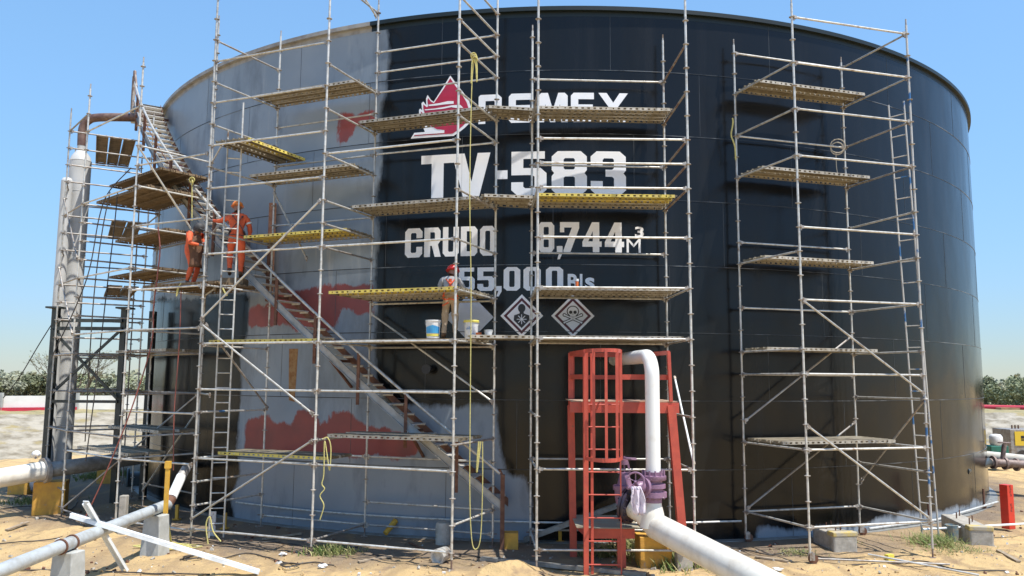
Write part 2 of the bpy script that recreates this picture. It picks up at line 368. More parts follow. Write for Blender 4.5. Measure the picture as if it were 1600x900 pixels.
# ------------------------------------------------------------------ tank
tank = thing('storage_tank', 'huge round oil tank, half fresh gloss black and half grey primer, with white lettering', 'storage tank', (CX, CY, 0))
def poly_sd(P, s, z):                                    # signed distance, positive inside
    inside = False; dm = 1e9; n = len(P)
    for i in range(n):
        ax, az = P[i]; bx, bz = P[(i+1) % n]
        if (az > z) != (bz > z) and s < (bx-ax)*(z-az)/(bz-az)+ax: inside = not inside
        ex, ez = bx-ax, bz-az; t = max(0, min(1, ((s-ax)*ex+(z-az)*ez)/(ex*ex+ez*ez+1e-12)))
        d = math.hypot(s-ax-t*ex, z-az-t*ez); dm = min(dm, d)
    return dm if inside else -dm
def pz(L): return [SZ(u, v) for u, v in L]
B1 = [(SZ(606, 60)[0], 13)]+pz([(607, 100), (603, 140), (596, 180), (598, 250), (590, 300), (588, 450), (586, 585), (604, 632), (640, 640), (690, 630), (735, 634), (772, 640), (776, 700), (790, 738), (818, 745), (832, 800), (836, 842)])+[(SZ(840, 842)[0], -1), (SZ(1170, 840)[0], -1)]+pz([(1180, 829), (1265, 821), (1350, 817), (1380, 807), (1440, 803), (1480, 795), (1515, 790)])+[(12.5, .35), (13.5, .1), (14, -1), (60, -1), (60, 13)]
B2 = pz([(392, 458), (386, 520), (374, 560), (379, 600), (372, 650), (371, 700), (375, 740), (362, 775), (368, 812)])+[(-9.2, -1), (-40, -1), (-40, 5.9), (-14, 5.9), (-12, 5.7)]
RP = [pz([(388, 478), (420, 474), (440, 456), (470, 449), (583, 444), (583, 490), (560, 493), (545, 480), (533, 484), (530, 507), (513, 514), (490, 508), (462, 518), (440, 508), (388, 508)]),
      pz([(383, 707), (385, 660), (400, 650), (420, 647), (430, 662), (457, 662), (463, 647), (487, 643), (500, 662), (513, 662), (517, 643), (547, 642), (560, 660), (587, 667), (633, 680), (663, 697), (650, 713), (567, 715), (480, 710)]),
      pz([(528, 175), (545, 172), (557, 180), (587, 170), (587, 195), (560, 195), (540, 225), (530, 228)]), pz([(258, 265), (285, 255), (290, 275), (270, 285)])]
def tank_shell():
    A = []; a = -180.0
    while a < 179.9: A.append(a); a += .5 if -75 <= a < 75 else 3
    Z = [i*TH/104 for i in range(105)]; vs = []; cb = []
    for a in A:
        s = rad(a)*TR
        for z in Z:
            r_ = TR
            vs.append(cyld(a, z, r_)-Vector((CX, CY, 0)))
            if -75 <= a < 75:
                wob = .12*noise.noise(Vector((s*1.1, z*1.1, 0)))+.05*noise.noise(Vector((s*4, z*4, 3)))
                b = max(poly_sd(B1, s+wob*.6, z+wob), poly_sd(B2, s+wob*.6, z+wob)); b = max(-1, min(1, b/.3))
                r = max(poly_sd(P, s+wob*.5, z+wob*.8) for P in RP); r = max(-1, min(1, r/.25))
            else: b = 1 if a > 0 or z < 5.8 else -1; r = -1
            cb.append((b*.5+.5, r*.5+.5))
    n, k = len(A), len(Z)
    fs = [(i*k+j, ((i+1) % n)*k+j, ((i+1) % n)*k+j+1, i*k+j+1) for i in range(n) for j in range(k-1)]
    me = bpy.data.meshes.new('tank_wall'); me.from_pydata(vs, [], fs); me.polygons.foreach_set('use_smooth', [True]*len(fs))
    at = me.color_attributes.new('paint', 'FLOAT_COLOR', 'POINT'); at.data.foreach_set('color', [q for b, r in cb for q in (b, r, 0, 1)])
    m, N, L, b = newmat('tank_paint')
    tc = N.new('ShaderNodeTexCoord'); att = N.new('ShaderNodeAttribute'); att.attribute_name = 'paint'; sp = N.new('ShaderNodeSeparateColor'); L.new(att.outputs['Color'], sp.inputs[0])
    def noi(s, d=6, rr=.55, stretch=None):
        src = tc.outputs['Object']
        if stretch:
            mp = N.new('ShaderNodeMapping'); mp.inputs['Scale'].default_value = stretch; L.new(src, mp.inputs[0]); src = mp.outputs[0]
        n_ = N.new('ShaderNodeTexNoise'); n_.inputs['Scale'].default_value = s; n_.inputs['Detail'].default_value = d; n_.inputs['Roughness'].default_value = rr; L.new(src, n_.inputs[0]); return n_.outputs[0]
    def rng(s, a, b_, lo=0, hi=1):
        r_ = N.new('ShaderNodeMapRange'); r_.inputs['From Min'].default_value = a; r_.inputs['From Max'].default_value = b_; r_.inputs['To Min'].default_value = lo; r_.inputs['To Max'].default_value = hi; L.new(s, r_.inputs[0]); return r_.outputs[0]
    def mix(f, a, c_, ty='RGBA'):
        x = N.new('ShaderNodeMix'); x.data_type = ty; L.new(f, x.inputs[0]); i0, o0 = (6, 2) if ty == 'RGBA' else (2, 0)
        for i, q in ((i0, a), (i0+1, c_)):
            if isinstance(q, tuple): x.inputs[i].default_value = (*q, 1)
            elif isinstance(q, (int, float)): x.inputs[i].default_value = q
            else: L.new(q, x.inputs[i])
        return x.outputs[o0]
    grey = mix(rng(noi(.45, 5), .35, .65), (.215, .26, .31), (.275, .315, .36))
    grey = mix(rng(noi(.9, 8, .65, (1, 1, .35)), .52, .70), grey, (.14, .16, .185))
    grey = mix(rng(noi(2.2, 9, .65, (1, 1, .12)), .60, .74), grey, (.34, .36, .38))
    red = mix(rng(noi(1.3), .4, .65), (.28, .066, .058), (.20, .058, .055))
    black = mix(rng(noi(1.6, 9, .6, (1, 1, .06)), .55, .8), (.007, .0075, .008), (.017, .017, .0175))
    def add(a_, n_, k):
        q = N.new('ShaderNodeMath'); q.operation = 'MULTIPLY_ADD'; L.new(n_, q.inputs[0]); q.inputs[1].default_value = k; q2 = N.new('ShaderNodeMath'); q2.operation = 'ADD'; L.new(a_, q.inputs[2]); L.new(q.outputs[0], q2.inputs[0]); q2.inputs[1].default_value = -k*.5; return q2.outputs[0]
    rm = add(sp.outputs[1], noi(3.5, 10, .7, (1, 1, .5)), .9); bm_ = add(sp.outputs[0], noi(2.6, 10, .7, (1, 1, .4)), .7)
    fd = rng(noi(2.4, 9, .7, (1, 1, .5)), .64, .80); c = mix(fd, red, (.25, .15, .15)); c = mix(rng(rm, .44, .56), grey, c); c = mix(rng(bm_, .40, .60), c, black)
    L.new(c, b.inputs['Base Color'])
    rg = mix(rng(bm_, .40, .60), .34, rng(noi(1.1, 8, .6, (1, 1, .15)), .35, .8, .13, .34), 'FLOAT')
    L.new(rg, b.inputs['Roughness']); b.inputs['IOR'].default_value = 1.39
    bp = N.new('ShaderNodeBump'); bp.inputs['Distance'].default_value = .045; bp.inputs['Strength'].default_value = .6
    L.new(noi(.8, 2, .4, (1, 1, .8)), bp.inputs['Height'])
    bp2 = N.new('ShaderNodeBump'); bp2.inputs['Distance'].default_value = .0012; bp2.inputs['Strength'].default_value = .6; L.new(noi(9, 3), bp2.inputs['Height']); L.new(bp.outputs[0], bp2.inputs['Normal'])
    L.new(bp2.outputs[0], b.inputs['Normal'])
    me.materials.append(m); me.update()
    o = bpy.data.objects.new('tank_wall', me); COL.objects.link(o); o.parent = tank; ORG[o.name] = Vector((CX, CY, 0))
    return m
TANKM = tank_shell()
WELD = pm('weld_seam', (.03, .033, .036), (.16, .17, .18), .35, .2, 1.2, .5, .62)
RIM = pm('rim_steel', (.006, .012, .012), None, .45)
SEAM = pm('vertical_seam', (.05, .055, .06), (.10, .11, .12), .4, 0, 1.5)
RIMG = pm('rim_primer', (.34, .33, .31), (.22, .2, .18), .55, 0, 3)
def arc(r, z, a0, a1, st=1.0):
    n = max(2, int(abs(a1-a0)/st)+1); return [cyld(a0+(a1-a0)*i/(n-1), z, r) for i in range(n)]
for k in range(1, 8):
    mb = MB(); mb.tube(arc(TR+.001, k*TH/8, -88, 88), .011, 5); mb.build('weld_seam', WELD, tank)
mb = MB()
for a0, a1, m in ((-180, -20, 1), (-20, 180, 0)):
    n = int((a1-a0)/1.5)
    for i in range(n):
        b0, b1 = a0+(a1-a0)*i/n, a0+(a1-a0)*(i+1)/n
        for (r0, z0), (r1, z1) in (((TR+.004, TH-.10), (TR+.10, TH-.10)), ((TR+.10, TH-.10), (TR+.10, TH)), ((TR+.10, TH), (TR-.3, TH+.02)), ((TR+.004, TH-.10), (TR+.004, TH-.22))):
            mb.add([cyld(b0, z0, r0), cyld(b1, z0, r0), cyld(b1, z1, r1), cyld(b0, z1, r1)], [(0, 1, 2, 3)], m, False)
mb.build('rim', [RIM, RIMG], tank)
mb = MB(); mb.lathe((CX, CY, TH-.35), [(TR-.02, 0), (TR-.03, .1), (8, .25), (.1, .35)], n=72); mb.build('roof', CONCL, tank)
mb = MB(); mb.lathe((CX, CY, -.25), [(TR+.22, 0), (TR+.22, .262), (TR-.1, .268)], n=120); mb.build('base_plate', GREYC, tank)
# vertical seams
for k, off in enumerate((3, 9, 1, 7, 12, 4, 10, 2)):
    for j in range(-5, 6):
        a = j*15+off
        if -62 < a < 66: MB().tube([cyld(a, k*TH/8+.02, TR+.001), cyld(a, (k+1)*TH/8-.02, TR+.001)], .005, 4).build('vertical_seam', SEAM, tank)
# ------------------------------------------------------------------ lettering painted on the tank
def wrap(loops_by_mat, name, mats, lift=.004, label=None):
    """2-D outlines in (s,z) -> sheets that follow the shell. loops_by_mat: list of (material index, lift, [loops])"""
    bmA = bmesh.new()
    for mi, lf, loops in loops_by_mat:
        cu = bpy.data.curves.new('tmp', 'CURVE'); cu.dimensions = '2D'; cu.fill_mode = 'BOTH'
        for lp in loops:
            sp = cu.splines.new('POLY'); sp.points.add(len(lp)-1); sp.use_cyclic_u = True
            for i, (x, z) in enumerate(lp): sp.points[i].co = (x, z, 0, 1)
        ob = bpy.data.objects.new('tmp', cu); COL.objects.link(ob); dg = bpy.context.evaluated_depsgraph_get(); me = bpy.data.meshes.new_from_object(ob.evaluated_get(dg))
        bm = bmesh.new(); bm.from_mesh(me); xs = [v.co.x for v in bm.verts]
        x = math.ceil(min(xs)/.12)*.12
        while x < max(xs):
            bmesh.ops.bisect_plane(bm, geom=bm.verts[:]+bm.edges[:]+bm.faces[:], plane_co=(x, 0, 0), plane_no=(1, 0, 0)); x += .12
        vm = {}
        for v in bm.verts: vm[v] = bmA.verts.new(cyl(v.co.x, v.co.y, TR+lf)-Vector((CX, CY, 0)))
        for f in bm.faces:
            try: nf = bmA.faces.new([vm[v] for v in f.verts]); nf.material_index = mi
            except ValueError: pass
        bm.free(); bpy.data.objects.remove(ob); bpy.data.curves.remove(cu); bpy.data.meshes.remove(me)
    me = bpy.data.meshes.new(name); bmA.normal_update()
    for f in bmA.faces:
        c = f.calc_center_median()
        if f.normal.x*c.x+f.normal.y*c.y < 0: f.normal_flip()
    bmA.to_mesh(me); bmA.free()
    for m in mats: me.materials.append(m)
    o = bpy.data.objects.new(name, me); COL.objects.link(o); o.parent = tank
    if label: o['label'] = label
    return o
a, b, c, d = .34, .17, .17, .12
oc = lambda x0, y0, x1, y1, c, d: [(x0+c, y0), (x1-c, y0), (x1, y0+d), (x1, y1-d), (x1-c, y1), (x0+c, y1), (x0, y1-d), (x0, y0+d)]
GL = {
 'T': [[(0, 1), (1, 1), (1, .80), (.68, .80), (.68, 0), (.32, 0), (.32, .80), (0, .80)]],
 'V': [[(0, 1), (.33, 1), (.52, .34), (.67, 1), (1, 1), (.72, 0), (.3, 0)]],
 '-': [[(0, .38), (1, .38), (1, .58), (0, .58)]],
 '8': [[(c, 0), (1-c, 0), (1, d), (1, .5-.07), (.93, .5), (1, .57), (1, 1-d), (1-c, 1), (c, 1), (0, 1-d), (0, .57), (.07, .5), (0, .43), (0, d)], oc(a, .16, 1-a, .42, .04, .03), oc(a, .58, 1-a, .84, .04, .03)],
 '3': [[(c, 0), (1-c, 0), (1, d), (1, .43), (.93, .5), (1, .57), (1, 1-d), (1-c, 1), (c, 1), (0, 1-d), (0, .68), (a, .68), (a, .80), (a+.04, .84), (1-a-.04, .84), (1-a, .81), (1-a, .62), (1-a-.05, .58), (.42, .58), (.42, .42), (1-a-.05, .42), (1-a, .38), (1-a, .19), (1-a-.04, .16), (a+.04, .16), (a, .2), (a, .32), (0, .32), (0, d)]],
 '5': [[(c, 0), (1-c, 0), (1, d), (1, .50), (1-c, .62), (.34, .62), (.34, .83), (.95, .83), (.95, 1), (0, 1), (0, .46), (.60, .46), (1-a, .42), (1-a, .20), (1-a-.05, .16), (a+.05, .16), (a, .20), (a, .3), (0, .3), (0, d)]],
 '0': [oc(0, 0, 1, 1, c+.04, d), oc(a, .16, 1-a, .84, .05, .04)],
 'O': [oc(0, 0, 1, 1, c+.04, d), oc(a, .16, 1-a, .84, .05, .04)],
 'C': [[(c, 0), (1-c, 0), (1, d), (1, .36), (1-a, .36), (1-a, .2), (1-a-.05, .16), (a+.05, .16), (a, .2), (a, .8), (a+.05, .84), (1-a-.05, .84), (1-a, .8), (1-a, .66), (1, .66), (1, 1-d), (1-c, 1), (c, 1), (0, 1-d), (0, d)]],
 'R': [[(0, 0), (.36, 0), (.36, .38), (.46, .38), (.64, 0), (1, 0), (.82, .42), (.97, .54), (.97, 1-d), (1-c, 1), (0, 1)], [(.36, .54), (.36, .84), (.6, .84), (.64, .8), (.64, .58), (.6, .54)]],
 'U': [[(c, 0), (1-c, 0), (1, d), (1, 1), (1-a, 1), (1-a, .2), (1-a-.05, .16), (a+.05, .16), (a, .2), (a, 1), (0, 1), (0, d)]],
 'D': [[(0, 0), (1-c, 0), (1, d), (1, 1-d), (1-c, 1), (0, 1)], [(.36, .16), (.36, .84), (.6, .84), (.64, .8), (.64, .2), (.6, .16)]],
 '7': [[(.18, 0), (.54, 0), (1, .80), (1, 1), (0, 1), (0, .66), (.22, .66), (.22, .82), (.62, .82), (.18, .06)]],
 '4': [[(.54, 0), (.88, 0), (.88, .18), (1, .18), (1, .36), (.88, .36), (.88, 1), (.5, 1), (0, .34), (0, .18), (.54, .18)], [(.54, .36), (.3, .36), (.54, .70)]],
 ',': [[(0, .2), (1, .2), (1, -.03), (.5, -.24), (.1, -.24), (.45, 0), (0, 0)]],
 'P': [[(0, 0), (.3, 0), (.3, .36), (.8, .36), (1, .5), (1, .88), (.84, 1), (.08, 1), (0, .94)], [(.3, .56), (.3, .78), (.68, .78), (.70, .74), (.70, .6), (.66, .56)]],
 'E': [[(.12, 0), (1, 0), (1, .22), (.32, .22), (.32, .40), (.95, .40), (.95, .60), (.32, .60), (.32, .78), (1, .78), (1, 1), (.12, 1), (0, .9), (0, .1)]],
 'M': [[(0, 0), (.2, 0), (.24, .62), (.4, 0), (.58, 0), (.74, .62), (.78, 0), (1, 0), (1, .9), (.9, 1), (.68, 1), (.5, .42), (.33, 1), (.1, 1), (0, .9)]],
 'X': [[(0, 0), (.28, 0), (.5, .33), (.72, 0), (1, 0), (.64, .5), (1, 1), (.72, 1), (.5, .67), (.28, 1), (0, 1), (.36, .5)]],
}
def glyphs(spec, v, z0, z1, name, label):
    for ch, u0, u1 in spec:
        s0, s1 = SZ(u0, v)[0], SZ(u1, v)[0]
        loops = [[(s0+(s1-s0)*x, z0+(z1-z0)*y) for x, y in lp] for lp in GL[ch]]
        wrap([(0, .004, loops)], name, [WHITEL], label=label)
glyphs([('P', 748, 784), ('E', 795, 830), ('M', 841, 887), ('E', 892, 928), ('X', 935, 981)], 155, 9.42, 10.12, 'letter', None)
glyphs([('T', 658, 710), ('V', 706, 766), ('-', 775, 793), ('5', 799, 854), ('8', 862, 917), ('3', 923, 978)], 275, 7.70, 8.73, 'letter', None)
glyphs([('C', 633, 660), ('R', 663, 689), ('U', 692, 717), ('D', 720, 746), ('O', 750, 774)], 380, 6.31, 7.0, 'letter', None)
glyphs([('8', 841, 866), (',', 870, 879), ('7', 875, 905), ('4', 910, 940), ('4', 945, 975)], 370, 6.38, 7.07, 'letter', None)
glyphs([('5', 717, 742), ('5', 746, 773), (',', 775, 784), ('0', 787, 813), ('0', 818, 845), ('0', 853, 880)], 435, 5.50, 6.04, 'letter', None)
def text_loops(txt, s0, s1, z0, z1, off=.03):
    cu = bpy.data.curves.new('t', 'FONT'); cu.body = txt; cu.offset = off; cu.resolution_u = 4
    ob = bpy.data.objects.new('t', cu); COL.objects.link(ob); dg = bpy.context.evaluated_depsgraph_get(); me = bpy.data.meshes.new_from_object(ob.evaluated_get(dg))
    xs = [v.co.x for v in me.vertices]; ys = [v.co.y for v in me.vertices]; x0, x1, y0, y1 = min(xs), max(xs), min(ys), max(ys)
    tris = [[(s0+(me.vertices[i].co.x-x0)/(x1-x0)*(s1-s0), z0+(me.vertices[i].co.y-y0)/(y1-y0)*(z1-z0)) for i in p.vertices] for p in me.polygons]
    bpy.data.objects.remove(ob); return tris
def text(txt, u0, u1, v, z0, z1, off=.03):
    for_ = text_loops(txt, SZ(u0, v)[0], SZ(u1, v)[0], z0, z1, off); bm = bmesh.new()
    for t in for_:
        bm.faces.new([bm.verts.new(cyl(s, z, TR+.009)-Vector((CX, CY, 0))) for s, z in t])
    me = bpy.data.meshes.new('lettering'); bm.to_mesh(me); bm.free(); me.materials.append(WHITEL); o = bpy.data.objects.new('letter', me); COL.objects.link(o); o.parent = tank
text('M', 979, 1001, 385, 6.38, 6.70, .0); text('3', 992, 1006, 363, 6.74, 6.98)
text('B', 887, 903, 440, 5.52, 5.88); text('l', 906, 910, 440, 5.52, 5.88); text('s', 914, 929, 440, 5.52, 5.80)
# emblem
def zp(L): return [SZ(620+x/7.5, 110+y/7.5) for x, y in L]
emb_white = zp([(628, 60), (700, 160), (785, 265), (850, 365), (880, 465), (876, 560), (850, 620), (795, 675), (735, 722), (665, 768), (165, 800), (205, 733), (330, 722), (300, 640), (262, 540), (262, 462), (275, 448), (298, 470), (290, 385), (312, 366), (346, 410), (344, 330), (362, 288), (400, 345), (433, 368), (545, 195)])
emb_red = zp([(628, 92), (690, 185), (765, 285), (820, 375), (850, 470), (848, 560), (822, 605), (770, 655), (715, 700), (655, 742), (200, 772), (218, 750), (560, 735), (560, 700), (470, 690), (380, 640), (305, 560), (286, 535), (282, 480), (302, 500), (330, 510), (312, 440), (312, 400), (352, 432), (372, 420), (360, 355), (368, 325), (400, 365), (436, 385), (460, 350), (552, 215)])
ew = [zp([(372, 405), (500, 385), (600, 362), (668, 362), (668, 392), (560, 400), (470, 412), (385, 420)]), zp([(325, 460), (450, 448), (560, 430), (650, 410), (745, 405), (780, 440), (700, 442), (640, 432), (540, 452), (430, 462), (340, 470)]), zp([(345, 500), (560, 490), (700, 465), (790, 450), (800, 485), (700, 488), (560, 505), (350, 515)]), zp([(210, 742), (555, 702), (555, 735), (200, 760)])]
wrap([(0, .004, [emb_white]), (1, .008, [emb_red])]+[(0, .012, [e]) for e in ew], 'emblem', [WHITEL, REDL], label='red and white flame and bird head emblem')
# hazard diamonds
def dia(s, z, h, k=1.0): return [(s, z+h*k), (s+h*k, z), (s, z-h*k), (s-h*k, z)]
def circ(s, z, rx, rz, n=14): return [(s+rx*math.cos(2*math.pi*i/n), z+rz*math.sin(2*math.pi*i/n)) for i in range(n)]
def seg(s0, z0, s1, z1, w_):
    dx, dz = s1-s0, z1-z0; l = math.hypot(dx, dz); nx, nz = -dz/l*w_/2, dx/l*w_/2; return [(s0+nx, z0+nz), (s1+nx, z1+nz), (s1-nx, z1-nz), (s0-nx, z0-nz)]
z = 4.93
wrap([(0, .004, [dia(-2.70, z-.03, .56)])], 'blank_diamond', [DIAG], label='plain pale grey masked hazard diamond')
s = -1.50
L = [(0, .004, [dia(s, z, .485)]), (1, .008, [dia(s, z, .41)]), (2, .012, [dia(s, z, .335)]), (3, .016, [circ(s, z+.17, .085, .1)]),
     (3, .016, [[(s-.04, z+.1), (s+.04, z+.1), (s+.05, z+.05), (s+.17, z+.01), (s+.18, z-.1), (s-.0, z-.28), (s-.18, z-.1), (s-.17, z+.01), (s-.05, z+.05)]])]
for k in range(4):
    an = k*math.pi/4; L.append((2, .020, [seg(s-.11*math.cos(an), z-.08-.11*math.sin(an), s+.11*math.cos(an), z-.08+.11*math.sin(an), .016)]))
wrap(L, 'health_hazard_diamond', [WHITEL, MAROON, DIAW, BLACKL])
s = -.35
L = [(0, .004, [dia(s, z, .485)]), (1, .008, [dia(s, z, .41)]), (2, .012, [dia(s, z, .335)]), (3, .016, [circ(s, z+.10, .14, .13)]), (2, .020, [circ(s, z+.10, .118, .108)]),
     (3, .016, [[(s-.075, z+.02), (s+.075, z+.02), (s+.07, z-.05), (s-.07, z-.05)]]), (2, .020, [[(s-.063, z+.02), (s+.063, z+.02), (s+.058, z-.04), (s-.058, z-.04)]])]
for q in (-1, 1):
    L += [(3, .024, [circ(s+q*.048, z+.08, .038, .038)]), (3, .016, [seg(s-q*.19, z+.02, s+q*.19, z-.15, .066)]), (2, .020, [seg(s-q*.185, z+.018, s+q*.185, z-.148, .03)])]
    for e in (-1, 1): L += [(3, .016, [circ(s+q*.19, z-.065+e*.085+.02*0, .042, .042)]), (2, .020, [circ(s+q*.19, z-.065+e*.085, .022, .022)])]
L += [(3, .024, [[(s-.012, z+.03), (s+.012, z+.03), (s, z+.055)]])]+[(3, .024, [seg(s+k*.022, z-.035, s+k*.022, z-.01, .007)]) for k in (-2, -1, 0, 1, 2)]
wrap(L, 'skull_hazard_diamond', [WHITEL, MAROON, DIAW, BLACKL])
# small fittings on the shell
mb = MB(); p = cyl(SZ(672, 577)[0], SZ(672, 577)[1], TR); n_ = (p-Vector((CX, CY, p.z))).normalized()
mb.tube([p, p+n_*.25], .06, 10); mb.tube([p+n_*.22, p+n_*.28], .11, 12); mb.build('small_nozzle', BLACKL, tank)
mb = MB(); p = T(618, 822); n_ = (p-Vector((CX, CY, p.z))).normalized(); mb.tube([p+Vector((0, 0, .12)), p+n_*.25+Vector((-.12, 0, -.12))], [.07, .06], 10); mb.build('drain_stub', YPOST, tank)
mb = MB(); p0, p1 = T(459, 545), T(459, 628); x = (p0-Vector((CX, CY, p0.z))).normalized()
RUST2 = pm('rust_streak', (.24, .11, .04), (.33, .2, .09), .9, 0, 7, .4, .6)
mb = MB(); s0, z1 = SZ(452, 545); s1 = SZ(466, 545)[0]; z0 = SZ(459, 628)[1]
pts = [(s0, z1), (s1, z1), (s1-.02, (z0+z1)/2), (s1-.05, z0), (s0+.05, z0+.04), (s0+.02, (z0+z1)/2)]
wrap([(0, .004, [pts])], 'rust_streak', [RUST2])
# manhole on the left side
mh = MB(); p = T(218, 757, TR); n_ = (p-Vector((CX, CY, p.z))).normalized(); mh.tube([p, p+n_*.35], .42, 28, cap=True); mh.torus(p+n_*.35, n_, .5, .05, 28, 6); mh.build('manhole', DARKST, tank)
# ------------------------------------------------------------------ scaffolds
R_ = .0245
def standard(root, x, y, z0, z1, off, mat=STEEL, caster=False, jack=True):
    mb = MB(); mb.tube([(x, y, z0+(.18 if jack else 0)), (x, y, z1)], R_, 8, 0)
    z = off
    while z < z0+.3: z += .5
    while z < z1-.05:
        mb.lathe((x, y, z-.006), [(.03, -.012), (.062, -.004), (.062, .008), (.03, .018)], n=9, m=1, smooth=False); z += .5
    mb.tube([(x, y, z1), (x, y, z1+.14)], .017, 7, 1)
    o = mb.build('standard', [mat, ROSET], root)
    if jack and not caster:
        j = MB(); j.tube([(x, y, z0-.05), (x, y, z0+.3)], .018, 7); j.box((x, y, z0+.0), (.15, .15, .012)); j.tube([(x-.09, y, z0+.26), (x+.09, y, z0+.26)], .012, 6); j.build('base_jack', STEELR, o)
    if caster:
        j = MB(); j.tube([(x, y, z0+.15), (x, y, z0+.35)], .02, 7); c = Vector((x+.06, y, z0+.09)); j.lathe(c-Vector((0, .025, 0)), [(.05, 0), (.095, .003), (.095, .047), (.05, .05)], axis=(0, 1, 0), n=18, m=0)
        j.box((x+.03, y-.045, z0+.14), (.1, .008, .15), m=1); j.box((x+.03, y+.045, z0+.14), (.1, .008, .15), m=1); j.build('caster', [RUSTY, ROSET], o)
    return o
def ledger(root, p, q, mat=STEEL, name='ledger'):
    p = Vector(p); q = Vector(q); d = (q-p).normalized(); mb = MB(); mb.tube([p+d*.05, q-d*.05], R_*.93, 8, 0)
    for e, sg in ((p, 1), (q, -1)):
        mb.bar(e+d*sg*.035, e+d*sg*.11, .045, .062, 1); mb.bar(e+d*sg*.05+Vector((0, 0, .05)), e+d*sg*.05+Vector((0.001, 0, -.07)), .012, .03, 1)
    return mb.build(name, [mat, ROSET], root)
def pt(P, k, z): return (P[k][0], P[k][1], z)
rndm = random.Random(4)
def mats(): return rndm.choice([STEEL, STEEL, STEEL, STEEL, STEELD])
GS = None
# --- long stair-side scaffold, two bays (A B C in front, a b c at the wall)
P = {'A': (-6.88, 17.9), 'B': (-4.0, 16.75), 'C': (-1.1, 15.66), 'a': (-5.93, 19.72), 'b': (-3.26, 18.58), 'c': (-.37, 17.54)}
s1 = thing('scaffold', 'two-bay tube scaffold with long diagonal braces in front of the grey and red primer patches', 'scaffold', (-4, 17, 0))
tops = {'A': 13.2, 'B': 13.2, 'C': 13.0, 'a': 12.15, 'b': 12.45, 'c': 13.0}
for k, (x, y) in P.items(): standard(s1, x, y, gz(x, y), tops[k], .25, STEEL)
for z in (10.72, 9.74, 8.74, 7.74, 6.24, 4.24, 3.24, 1.75, .25): ledger(s1, pt(P, 'A', z), pt(P, 'B', z))
for z in (8.24, 6.24, 4.24, 3.24, 1.75, .25): ledger(s1, pt(P, 'B', z), pt(P, 'C', z))
for z in (9.74, 8.74, 7.24, 1.75, .25): ledger(s1, pt(P, 'a', z), pt(P, 'b', z), mats())
for z in (11.25, 10.75, 10.25, 8.75, 5.2, 4.2, 3.24, 1.75, .75, .25): ledger(s1, pt(P, 'b', z), pt(P, 'c', z), mats())
for z in (11.24, 10.24, 9.24, 8.24, 6.74, 5.55, 4.2, 2.74, 1.75, 1.24, .74): ledger(s1, pt(P, 'A', z), pt(P, 'a', z), mats() if z != 2.74 else STEELP)
for z in (12.24, 10.24, 9.24, 8.24, 7.24, 6.74, 6.24, 4.24, 2.24, .25): ledger(s1, pt(P, 'B', z), pt(P, 'b', z), mats())
for z in (11.75, 11.25, 10.75, 10.25, 9.24, 8.75, 7.24, 6.24, 5.24, 4.24, 2.24, .75): ledger(s1, pt(P, 'C', z), pt(P, 'c', z), mats())
def off(p, d=(-.02, -.06)): return (p[0]+d[0], p[1]+d[1], p[2])
for p, q in ((pt(P, 'A', 4.75), pt(P, 'B', 7.25)), (pt(P, 'A', 4.7), pt(P, 'B', 2.75)), (pt(P, 'A', .45), pt(P, 'B', 2.25)), (pt(P, 'B', 12.9), pt(P, 'b', 12.1))):
    ledger(s1, off(p), off(q), STEEL, 'diagonal_brace')
ledger(s1, off(pt(P, 'b', 5.0), (0, -.06)), off(pt(P, 'c', 3.0), (0, -.06)), STEEL, 'diagonal_brace')
ledger(s1, off(pt(P, 'A', 4.7), (.07, 0)), off(pt(P, 'a', 2.75), (.07, 0)), STEELD, 'diagonal_brace')
ledger(s1, off(pt(P, 'a', 8.1), (.0, -.09)), (-4.9, 19.15, 6.3), STEEL, 'diagonal_brace')
# --- tower behind the pipe riser
Q = {'D': (.50, 15.73), 'E': (3.5, 15.76), 'd': (.43, 17.75), 'e': (3.44, 17.88)}
s2 = thing('scaffold', 'scaffold tower in the middle of the tank standing around the red ladder platform', 'scaffold', (2, 16.5, 0))
for k, z1 in (('D', 13.1), ('E', 13.2), ('d', 11.45), ('e', 11.3)): standard(s2, *Q[k], gz(*Q[k]), z1, .30)
for z in (8.3, 7.8, 7.3, 6.3, 5.3, 4.3, 1.8, .3): ledger(s2, pt(Q, 'D', z), pt(Q, 'E', z))
for z in (10.3, 8.3, 6.3, 5.3, 4.3, 1.8, .3): ledger(s2, pt(Q, 'd', z), pt(Q, 'e', z))
for z in (9.3, 7.3, 5.3, 4.3, 2.8, 1.8, .3): ledger(s2, pt(Q, 'D', z), pt(Q, 'd', z), mats())
for z in (10.3, 9.3, 8.3, 7.8, 7.3, 5.3, 4.3, 2.8, 1.8): ledger(s2, pt(Q, 'E', z), pt(Q, 'e', z), STEELR if z > 7 else STEEL)
ledger(s2, (3.56, 17.75, 3.6), (3.56, 15.95, 1.85), WHITEC, 'diagonal_brace')
# --- right tower
W = {'F': (5.87, 16.3), 'H': (8.68, 17.1), 'f': (5.17, 18.22), 'h': (8.05, 19.1)}
s3 = thing('scaffold', 'wheeled scaffold tower standing alone on the right of the tank with five boarded levels', 'scaffold', (7, 17.5, 0))
for k, z1 in (('F', 11.45), ('H', 11.35), ('f', 11.35), ('h', 11.3)):
    standard(s3, *W[k], gz(*W[k]), z1, .15, STEEL if k != 'H' else STEELP, caster=(k != 'H'))
for z in (11.15, 10.15, 9.15, 8.15, 6.65, 5.15, 3.65, 2.15, .65): ledger(s3, pt(W, 'F', z), pt(W, 'H', z))
for z in (11.15, 9.15, 6.65, 5.15, 3.65, .65): ledger(s3, pt(W, 'f', z), pt(W, 'h', z))
for z in (10.15, 9.15, 8.15, 6.15, 4.15, 3.65, 2.15, .65): ledger(s3, pt(W, 'f', z), pt(W, 'F', z), mats())
